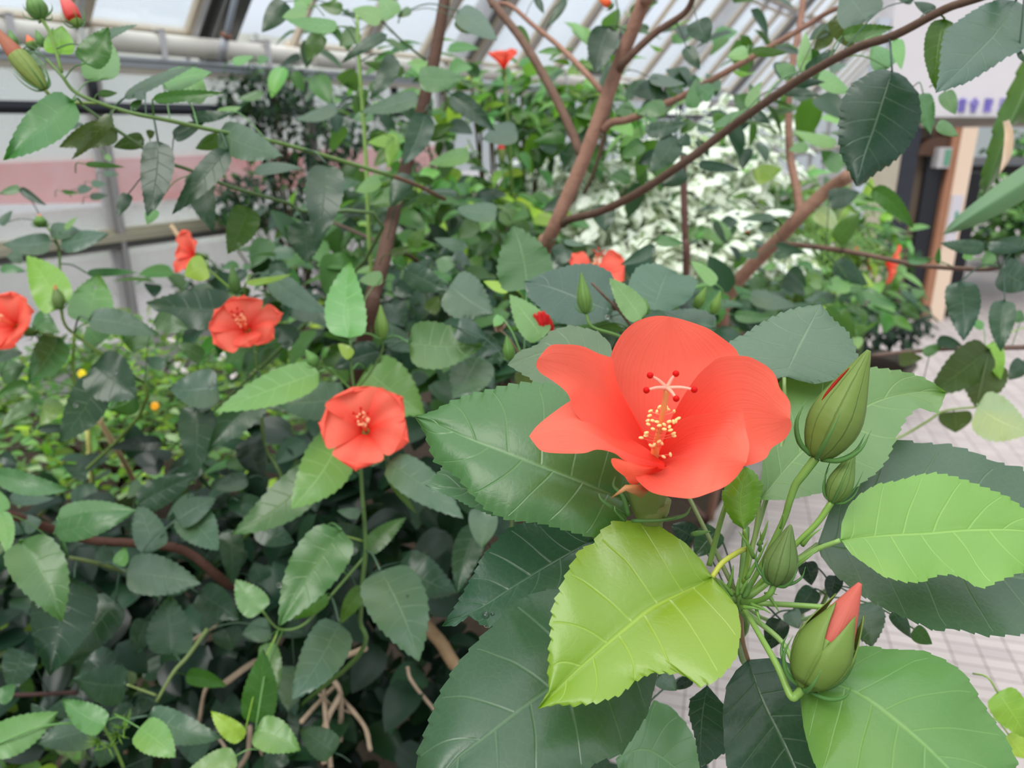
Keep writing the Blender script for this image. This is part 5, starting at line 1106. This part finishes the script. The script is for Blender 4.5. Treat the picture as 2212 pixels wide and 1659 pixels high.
def bush(name, label, cat, base, blobs, key, length, wid, tones, stems=(), group=None, **kw):
    P = Plant(name, label, cat, base, group)
    for st in stems: P.stem(*st[:5], **(st[5] if len(st) > 5 else {}))
    rr = random.Random(kw.get('seed', 1) + 50)
    mb = MB(); b = Vector(base)
    for (px, py, d, rx, ry, rz, n) in blobs:
        c = at(px, py, d); c.z = max(c.z, .15)
        for _ in range(4):
            e = c + Vector((rr.uniform(-.7, .7) * rx, rr.uniform(-.7, .7) * ry, rr.uniform(-.2, .8) * rz)); mid_ = (b + e) / 2 + Vector((rr.uniform(-.05, .05), rr.uniform(-.05, .05), .08))
            mb.tube(smoothpts([tuple(b + Vector((rr.uniform(-.03, .03), rr.uniform(-.03, .03), 0))), tuple(mid_), tuple(e)], 5), [.008 * (1 - i / 13) + .0015 for i in range(11)], 6)
    mb.build('stems', 'bark', P.root, base, (.12, .085, .05))
    mass(P.root, blobs, key, length, wid, tones, **kw); return P
# fill inside the already built shrubs
mass(F_.root, [(150, 1350, 1.42, .46, .22, .24, 200), (480, 1380, 1.36, .40, .22, .26, 190), (760, 1300, 1.36, .36, .22, .30, 170), (300, 1140, 1.5, .45, .22, .14, 150), (700, 1600, 1.25, .40, .15, .12, 90), (200, 1600, 1.25, .40, .15, .1, 70)], 'dark8', .075, .048, 'DDKKK', seed=11, indiv=40)  # mostly near-black tones: shade deep in the shrub put into the leaf colour
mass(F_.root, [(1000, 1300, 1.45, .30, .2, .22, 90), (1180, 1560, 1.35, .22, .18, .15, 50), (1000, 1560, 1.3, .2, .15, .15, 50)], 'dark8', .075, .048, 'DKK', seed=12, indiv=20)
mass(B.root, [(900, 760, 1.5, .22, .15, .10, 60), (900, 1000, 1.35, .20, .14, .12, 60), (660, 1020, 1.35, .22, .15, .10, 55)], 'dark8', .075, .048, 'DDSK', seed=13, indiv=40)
mass(C_.root, [(480, 620, 1.5, .15, .12, .06, 25), (630, 640, 1.45, .20, .15, .12, 80), (600, 960, 1.45, .2, .12, .05, 22)], 'mid7', .065, .040, 'DSMG', seed=14, indiv=40)
mass(G_.root, [(880, 300, 1.75, .25, .2, .20, 60), (800, 130, 1.65, .20, .2, .12, 35), (840, 480, 1.75, .30, .2, .12, 90), (960, 540, 1.7, .25, .2, .12, 90)], 'mid7', .065, .042, 'DMMSLG', seed=15, indiv=70)
mass(H_.root, [(1480, 190, 1.6, .26, .25, .14, 42), (1380, 270, 1.6, .20, .2, .12, 30), (1640, 190, 1.5, .16, .2, .08, 16), (1300, 60, 1.5, .08, .1, .06, 12), (1560, 40, 1.6, .10, .2, .05, 8)], 'mid7', .060, .036, 'DDMSGL', seed=16, indiv=70)
mass(K_.root, [(1080, 620, 1.4, .24, .12, .09, 80), (1330, 650, 1.3, .22, .12, .05, 45), (1060, 770, 1.2, .16, .1, .08, 60), (1500, 690, 1.3, .16, .12, .05, 45), (960, 680, 1.45, .22, .12, .10, 80)], 'mid7', .065, .042, 'DDSM', seed=17, indiv=70)
mass(I_.root, [(1660, 650, 2.0, .3, .2, .08, 80), (1780, 650, 2.0, .2, .2, .08, 50), (1600, 490, 2.0, .14, .2, .08, 16), (1700, 300, 1.8, .12, .15, .08, 8)], 'mid7', .065, .042, 'DMGSL', seed=18, indiv=70)
# creeping fig climbing the glass wall
def onwall(px, py):
    v = (px - 1106) / FPX; h = (829.5 - py) / FPX; dr = FW + RT * v + UP * h; t = (A0 - CAM).dot(AN) / dr.dot(AN); return t
fb = [(560, 200, 1, .30, .2, .14, 260), (640, 300, 1, .45, .25, .22, 480), (760, 260, 1, .4, .25, .2, 320), (600, 430, 1, .45, .25, .2, 420), (740, 440, 1, .5, .25, .25, 420), (480, 420, 1, .2, .2, .16, 140), (650, 580, 1, .5, .25, .2, 260), (440, 620, 1, .18, .12, .16, 90), (900, 420, 1, .4, .25, .3, 260), (620, 170, 1, .3, .2, .08, 120)]
fb = [(a, b, onwall(a, b) - .35, *r) for a, b, _, *r in fb]
fbase = at(640, 600, onwall(640, 600) - .35); fbase.z = .05
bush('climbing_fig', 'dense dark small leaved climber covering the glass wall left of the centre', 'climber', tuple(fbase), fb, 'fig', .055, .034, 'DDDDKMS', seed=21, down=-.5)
# back hibiscus with small flower seen from the side
J = bush('hibiscus_shrub', 'bright leaved hibiscus far behind, carrying the small coral flower seen from the side', 'hibiscus', tuple(Vector((at(1090, 600, 2.6)[0], at(1090, 600, 2.6)[1] + .3, .05))),
         [(1010, 330, 2.4, .26, .2, .22, 100), (1190, 210, 2.5, .26, .2, .12, 170), (1240, 270, 2.6, .26, .2, .12, 130), (930, 470, 2.3, .30, .2, .14, 150), (1060, 480, 2.3, .25, .2, .10, 120), (1000, 210, 2.4, .10, .1, .10, 18)], 'back7', .075, .045, 'LMMLGY', seed=22,
         stems=[([(1092, 165, 2.0), (1095, 230, 2.03), (1100, 300, 2.1), (1105, 420, 2.3), (1100, 540, 2.55)], .003, .006, (.20, .32, .08), 'stem'), ([(1085, 352, 2.3), (1087, 400, 2.3), (1080, 480, 2.3)], .0022, .003, (.10, .18, .05), 'stem'),
                ([(1010, 300, 2.3), (1030, 340, 2.32), (1060, 390, 2.35)], .002, .003, (.14, .24, .06), 'stem')])
flower(J, 1088, 140, 2.0, Vector((-.05, -.15, 1)), .042, 'small coral flower seen from the side', angs=[(20 + 72 * i, .92, 1.0, .4) for i in range(5)], cone=1.15, seed=9, clen=.04, column=False)
bud(J.root, (1086, 352), (1080, 283), 17, 2.3, tipcol=(.85, .10, .10), calyx_len=.4, col=(.16, .20, .06), label='slim red bud')
# variegated shrub
bush('variegated_shrub', 'cream and green variegated shrub in the light behind the forked trunk', 'shrub', tuple(Vector((at(1400, 500, 3.0)[0], at(1400, 500, 3.0)[1], .05))),
     [(1280, 440, 2.8, .36, .3, .17, 420), (1450, 400, 2.9, .38, .3, .2, 450), (1560, 340, 3.0, .28, .3, .22, 320), (1350, 540, 2.7, .45, .25, .14, 380), (1520, 530, 2.7, .34, .25, .14, 300), (1190, 400, 3.0, .2, .2, .14, 120)], 'varieg', .085, .042, 'PPLPMS', mat='variegated', seed=23)
# light green shrubs and palm at the back right
bush('leafy_shrub', 'fresh light green shrub in front of the stone pier and pale post', 'shrub', tuple(Vector((at(1720, 560, 3.2)[0], at(1720, 560, 3.2)[1], .05))),
     [(1700, 440, 3.1, .36, .3, .14, 190), (1790, 480, 3.1, .26, .25, .16, 150), (1640, 520, 3.0, .34, .25, .14, 160), (1760, 580, 2.9, .38, .25, .12, 140)], 'light8', .10, .04, 'LLYPM', seed=24)
pm = Plant('palm', 'low palm with thin light green leaflets among the back shrubs right of the centre', 'palm', tuple(Vector((at(1760, 600, 2.8)[0], at(1760, 600, 2.8)[1], .05))))
for k in range(13):
    a = -1.4 + k * .23; c = at(1745, 610, 2.75); e = c + Vector((math.sin(a) * .26, R.uniform(-.2, .2), .06 + .16 * math.cos(a))); mb = MB()
    P = smoothpts([tuple(c), tuple((c + e) / 2 + Vector((0, 0, .07))), tuple(e)], 6)
    mb.tube(P, [.004 - .0025 * i / len(P) for i in range(len(P))], 5)
    for i in range(2, len(P)):
        for sg in (-1, 1):
            p = Vector(P[i]); dr = (Vector(P[i]) - Vector(P[i - 1])).normalized(); sd_ = dr.cross(Vector((0, -1, .3))).normalized() * sg
            t_ = p + sd_ * .05 + dr * .06 - Vector((0, 0, .015)); n_ = dr * .0025; mb.add([p - n_, p + n_, (p + t_) / 2 + n_ * 1.2 + Vector((0, 0, .008)), t_, (p + t_) / 2 - n_ * 1.2 + Vector((0, 0, .008))], [(0, 1, 2, 4), (4, 2, 3)])
    mb.build('frond', 'foliage', pm.root, c, (.20, .34, .10))
# far right small coral flowers
Q_ = Plant('hibiscus_shrub', 'far hibiscus with drooping coral flowers before the dark door post at right', 'hibiscus', tuple(Vector((at(1880, 560, 2.9)[0], at(1880, 560, 2.9)[1], .05))))
Q_.stem([(1905, 540, 2.7), (1895, 580, 2.72), (1880, 640, 2.8)], .003, .006, (.10, .16, .05), down=[tuple(WP[Q_.root])])
flower(Q_, 1922, 570, 2.65, Vector((.9, -.3, -.15)), .062, 'drooping coral flower', angs=[(5, 1.1, .75, 1), (75, .7, .6, 1), (150, 1, .7, 1), (205, 1.15, .7, 1), (-70, .7, .6, 1)], seed=12, clen=.03, column=False)
flower(Q_, 1890, 575, 2.8, Vector((-.9, -.1, -.25)), .035, 'small pale coral flower seen edge on', seed=13, clen=.02, column=False, col=(.9, .25, .15))
bud(Q_.root, (1852, 556), (1851, 528), 12, 2.8, tipcol=(.95, .14, .09), calyx_len=.25, col=(.2, .36, .06))
bud(Q_.root, (1615, 510), (1612, 480), 10, 2.7, tipcol=(.95, .2, .1), calyx_len=.2); bud(Q_.root, (1640, 475), (1648, 458), 8, 2.7, tipcol=(.8, .12, .08), calyx_len=.1)
mass(Q_.root, [(1885, 530, 3.0, .18, .15, .10, 60), (1870, 640, 2.9, .22, .15, .10, 70)], 'mid7', .06, .04, 'MDGL', seed=31, indiv=60)
# coral flower half hidden behind the dark broad leaf, in front of the variegated shrub
flower(K_, 1285, 592, 1.12, Vector((.05, -.6, .9)), .046, 'coral flower half hidden behind a broad dark leaf', angs=[(-62, 1.1, .7, 1), (52, 1.05, .7, 1), (110, .9, .8, 1), (180, 1, 1, 1), (-120, 1, .8, 1)], seed=15, clen=.03)
bud(K_.root, (1192, 590), (1186, 574), 12, 1.2, tipcol=(.95, .14, .08), calyx_len=.1)
# coral flower above the sill at left, behind the yellow green leaf
flower(C_, 412, 548, 1.35, Vector((-.5, -.75, .35)), .038, 'coral flower half hidden behind a yellow green leaf', angs=[(20, 1.2, .8, 1), (-50, .8, .7, 1), (140, 1.15, .7, 1), (200, .9, .7, 1), (80, .8, .6, 1)], seed=16, clen=.03, column=False)
# dark shrub in a stone bowl beside the pavement
ct = at(1880, 700, 4.2); bz = Vector((ct.x - .03, ct.y, 0))
bl = thing('planter_bowl', 'dark stone bowl planter at the edge of the paved walk', 'planter', tuple(bz))
mb = MB(); vs = []; fs = []; prof = [(.10, 0), (.12, .02), (.20, .10), (.27, .22), (.29, .26), (.27, .26), (.24, .22), (.0, .20)]
for r_, z_ in prof:
    for k in range(28): a = 2 * math.pi * k / 28; vs.append(bz + Vector((r_ * math.cos(a), r_ * math.sin(a), z_)))
fs = [(i * 28 + k, i * 28 + (k + 1) % 28, (i + 1) * 28 + (k + 1) % 28, (i + 1) * 28 + k) for i in range(len(prof) - 1) for k in range(28)]
mk('bowl', vs, fs, 'stone', bl, bz, (.10, .085, .07))
mb = MB(); mb.tube([bz + Vector((0, 0, .19)), bz + Vector((0, 0, .225))], .235, 24); mb.build('soil', 'soil', bl, None, (.05, .035, .025))
pp = Plant('potted_shrub', 'very dark bushy plant growing in the stone bowl beside the walk', 'shrub', tuple(bz + Vector((0, 0, .22))))
mb = MB(); mb.tube([bz + Vector((0, 0, .22)), bz + Vector((.01, 0, .36)), bz + Vector((-.01, .02, .5))], [.012, .01, .005], 8); mb.build('stem', 'bark', pp.root, None, (.08, .055, .04))
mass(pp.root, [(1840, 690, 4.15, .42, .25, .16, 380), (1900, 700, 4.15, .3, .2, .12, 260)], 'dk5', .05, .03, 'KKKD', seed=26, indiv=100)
fw_ = MB()
for q in range(5): fw_.ball(at(1800 + 8 * q + R.uniform(-3, 3), 662 + 4 * q, 3.85), .012, None, None, 7, 5)
fw_.build('flower_cluster', 'petal', pp.root, None, (.75, .18, .32))
# low plants on the bed at left
bush('ground_plants', 'bright low green plants on the sunny bed at left, below the glass wall', 'ground cover', (-1.6, 2.9, .05),
     [(250, 830, 2.6, .6, .5, .12, 560), (420, 760, 2.9, .6, .5, .14, 520), (120, 950, 2.4, .5, .4, .10, 380), (380, 950, 2.2, .5, .4, .10, 420), (550, 850, 2.6, .5, .4, .12, 420), (640, 740, 3.0, .5, .4, .12, 300), (60, 820, 2.8, .3, .3, .1, 160)], 'small4', .045, .026, 'LLPYLYG', seed=27, updir=1.2, down=.2)  # light green plants; extra pale tones put the bed's sunlight into leaf colour
bush('ground_plants', 'low pale green plants in the bottom left corner under the dark shrub', 'ground cover', (-1.0, 1.2, .05),
     [(60, 1500, 1.35, .22, .15, .06, 160), (30, 1280, 1.6, .16, .15, .08, 120), (160, 1540, 1.35, .2, .15, .05, 90)], 'small4', .045, .022, 'YLPL', seed=28, updir=1.1, down=.3)
wf_ = Plant('white_flowers', 'small white flower heads scattered on the low plants behind the dark leaves at left', 'flowers', tuple(at(400, 760, 2.6)))
WP_ = wf_.root
for i, (x, y) in enumerate(((410, 715), (425, 722), (385, 790), (395, 800), (375, 735), (630, 730), (622, 745), (640, 738), (612, 752), (580, 940), (462, 990), (615, 985), (590, 620), (560, 615), (480, 770), (505, 815), (616, 980))):
    mb = MB(); c = at(x, y, 2.35)
    for q in range(7): mb.ball(c + Vector((R.uniform(-.012, .012), R.uniform(-.01, .01), R.uniform(-.01, .01))), .0045, None, None, 6, 4)
    mb.build('flower_head', 'pollen', WP_, c, (.85, .80, .82))
mb = MB()
for x, y in ((640, 740), (420, 720), (590, 940), (480, 790)): c = at(x, y, 2.35); mb.tube([c, c + Vector((.0, .05, -.15)), Vector((c.x, c.y + .1, .06))], .002, 5)
mb.build('stems', 'stem', WP_, None, (.15, .25, .07))
for (x, y, cl, lb) in ((335, 878, (.9, .45, .02), 'single orange yellow bloom low on the bed, right of the leaning cane'), (177, 808, (.9, .75, .03), 'single yellow bloom low on the bed, left of the dark wet leaf')):
    t_ = thing('small_flower', lb, 'flower', tuple(at(x, y, 2.2))); mb = MB(); c = at(x, y, 2.2)
    for q in range(6): a = q * 1.05; mb.ball(c + (RT * math.cos(a) + UP * math.sin(a)) * .007, .006, None, None, 7, 5)
    mb.build('bloom', 'pollen', t_, c, cl); mb = MB(); mb.tube([c, c + Vector((0, .03, -.1)), Vector((c.x, c.y + .1, .06))], .0015, 5); mb.build('stem', 'stem', t_, c, (.15, .25, .05))
# canes
def cane(pts, r, col, label):
    P = [at(*p) for p in pts]; t_ = thing('bamboo_cane', label, 'cane', tuple(P[-1])); mb = MB(); mb.tube(smoothpts([tuple(p) for p in P], 5), r, 10, bumpy=.05); mb.build('cane', 'wood', t_, None, col)
    mb = MB()
    for q in (.3, .62): p = P[0].lerp(P[-1], q); dr = (P[-1] - P[0]).normalized(); mb.tube([p - dr * .003, p + dr * .003], r * 1.25, 10)
    mb.build('node', 'wood', t_, None, tuple(c * .6 for c in col))
cane([(210, 898, 1.5), (245, 960, 1.55), (268, 998, 1.6), (300, 1060, 1.75)], .0055, (.62, .48, .26), 'beige cane leaning among the leaves at left, below the dark wet leaf')
cane([(186, 915, 1.5), (192, 960, 1.5), (200, 1055, 1.55), (204, 1120, 1.65)], .0045, (.50, .52, .16), 'yellow green upright cane at left, beside the leaning beige one')
cane([(370, 487, 2.2), (385, 510, 2.2), (398, 530, 2.2), (430, 590, 2.2)], .006, (.62, .46, .28), 'short tan cane sticking up by the sill left of the centre')
# dry twigs under the lower left shrub
tw = Plant('dry_twigs', 'tangle of dry beige twigs under the shrub at the bottom left of the nearest spray', 'twigs', (-.45, 1.4, .05))
rr = random.Random(5)
for (a, b, c, d_) in ((708, 1459, 735, 1600), (700, 1480, 715, 1659), (725, 1480, 650, 1560), (735, 1500, 700, 1650), (740, 1510, 800, 1620), (470, 1590, 460, 1659), (500, 1470, 430, 1560), (560, 1430, 480, 1480), (760, 1540, 690, 1500), (540, 1570, 515, 1659), (390, 1400, 470, 1350), (600, 1590, 575, 1659), (880, 1440, 960, 1560), (730, 1440, 790, 1400)):
    A, B_ = at(a, b, 1.12 + rr.uniform(-.05, .08)), at(c, d_, 1.12 + rr.uniform(-.05, .08)); mb = MB(); m_ = (A + B_) / 2 + Vector((rr.uniform(-.02, .02), 0, rr.uniform(-.01, .03)))
    mb.tube(smoothpts([tuple(A), tuple(m_), tuple(B_)], 5), rr.uniform(.0018, .0045), 7, bumpy=.12); mb.build('twig', 'bark', tw.root, A, (.42, .32, .22))
# banana leaves at the right edge
bn = Plant('banana_plant', 'long torn banana type leaves entering from the right edge before the doorway', 'banana plant', (1.45, 1.5, .0))
blade('leaf', bn.root, [(2330, 318), (2212, 395), (2120, 452), (2036, 508)], [(2330, 290), (2212, 357), (2120, 425), (2060, 475), (2036, 508)], [(2330, 355), (2212, 432), (2160, 462), (2100, 490), (2036, 508)], 1.0, (.10, .20, .095), .4, 0, .5, .3, 0, .01, 0, ns=40, nc=8, mat='foliage', flip=True, label='long pointed smooth leaf')
blade('leaf', bn.root, [(2290, 60), (2215, 200), (2160, 330), (2128, 420)], [(2250, 40), (2190, 170), (2150, 260), (2130, 340), (2115, 400), (2128, 420)], [(2380, 120), (2290, 240), (2212, 262), (2180, 275), (2178, 340), (2150, 390), (2128, 420)], 1.08, (.06, .14, .035), -.1, 0, .3, .2, 0, .04, 9, 5, ns=60, nc=7, mat='foliage', label='torn hanging leaf')
blade('torn_edge', bn.root, [(2172, 262), (2182, 290), (2176, 340), (2158, 378)], [(2166, 262), (2170, 290), (2166, 335), (2158, 378)], [(2180, 258), (2190, 290), (2184, 340), (2158, 378)], 1.06, (.50, .36, .28), .2, 0, 0, .3, 0, .1, 0, ns=24, nc=3, mat='foliage')['label'] = 'dried pinkish brown torn edge'
bn.stem([(2330, 320, 1.0), (2420, 420, 1.05), (2480, 700, 1.1)], .010, .02, (.12, .22, .07), down=[(1.25, 1.4, .5), (1.45, 1.5, 0)])
# right edge leaves over the paved walk
Y_ = Plant('hibiscus_shrub', 'hibiscus twig with back lit leaves hanging over the paved walk at the right edge', 'hibiscus', (1.9, 1.7, 0), None, 1.0)
oy = (1472, 640, 2.989)
Y_.stem([zz(1230, 385, 1.2, oy), zz(1500, 355, 1.15, oy), zz(1800, 335, 1.1, oy), zz(2212, 330, 1.05, oy), (2330, 745, 1.0)], .003, .004, (.22, .15, .12), 'bark', 'branch', down=[(1.0, 1.3, .6), (1.9, 1.7, 0)])
Y_.stem([zz(1900, 715, .95, oy), zz(1700, 740, .97, oy), zz(1600, 800, .98, oy), zz(1430, 900, 1.0, oy), zz(1200, 1000, 1.0, oy)], .0014, .0018, (.20, .28, .07))
Y_.rows(*oy, '''
1990 340 1590 640 260 O .96;1990 420 1900 720 300 O .99;2000 300 2060 540 130 Y 1.0;1910 710 2260 880 300 P .92;1760 745 1770 880 220 O .98;1560 370 1700 300 70 M 1.1;1400 420 1560 400 90 O 1.1;1650 285 1830 340 80 D 1.1
2212 420 2110 540 120 D 1.0;1540 640 1440 480 70 D 1.1;1950 200 1850 160 60 L 1.1;2212 120 2120 160 80 M 1.1''')
Y_.rows(1472, 1104, 2.989, '2040 1170 2230 1470 230 Y .62;2110 1440 2240 1600 150 Y .64')
# leaf tips under the nearest spray, over the paving
X_ = Plant('hibiscus_shrub', 'lower hibiscus leaves showing beneath the nearest spray, over the paving', 'hibiscus', (.75, .95, 0), None, .6)
X_.stem([(1560, 1420, .60), (1580, 1300, .58), (1660, 1340, .58), (1760, 1330, .6), (1800, 1260, .6)], .0014, .002, (.12, .2, .05), down=[(.4, .85, .8), (.75, .95, 0)])
X_.rows(1472, 1104, 2.989, '''
1150 600 1230 880 260 S .55;1360 650 1480 820 100 D .55;1500 760 1620 860 110 G .56;1000 420 960 570 120 K .55;800 330 840 480 130 K .56;700 640 760 760 120 S .56;860 500 720 680 150 D .58;150 1200 215 1290 70 Y .5;640 700 560 900 160 K .52''')
X_.rows(880, 1104, 2.989, '1620 1060 1740 1160 130 S .52;1840 1080 1700 1150 80 K .53;1220 1600 1320 1720 110 D .55;2020 640 1950 900 150 K .55;1850 180 1700 90 150 K .58;2000 120 1850 300 180 D .56')
# greenery beyond the passage
bush('garden_plants', 'sunlit greenery seen through the open passage at the right edge', 'shrub', (5.8, 9.2, 0),
     [(2190, 400, 8.6, .5, .4, .45, 320), (2260, 330, 8.6, .7, .4, .3, 260), (2180, 500, 8.3, .4, .3, .25, 220), (2300, 480, 8.3, .7, .3, .3, 200)], 'far14', .13, .08, 'LMGDL', seed=33, indiv=100)
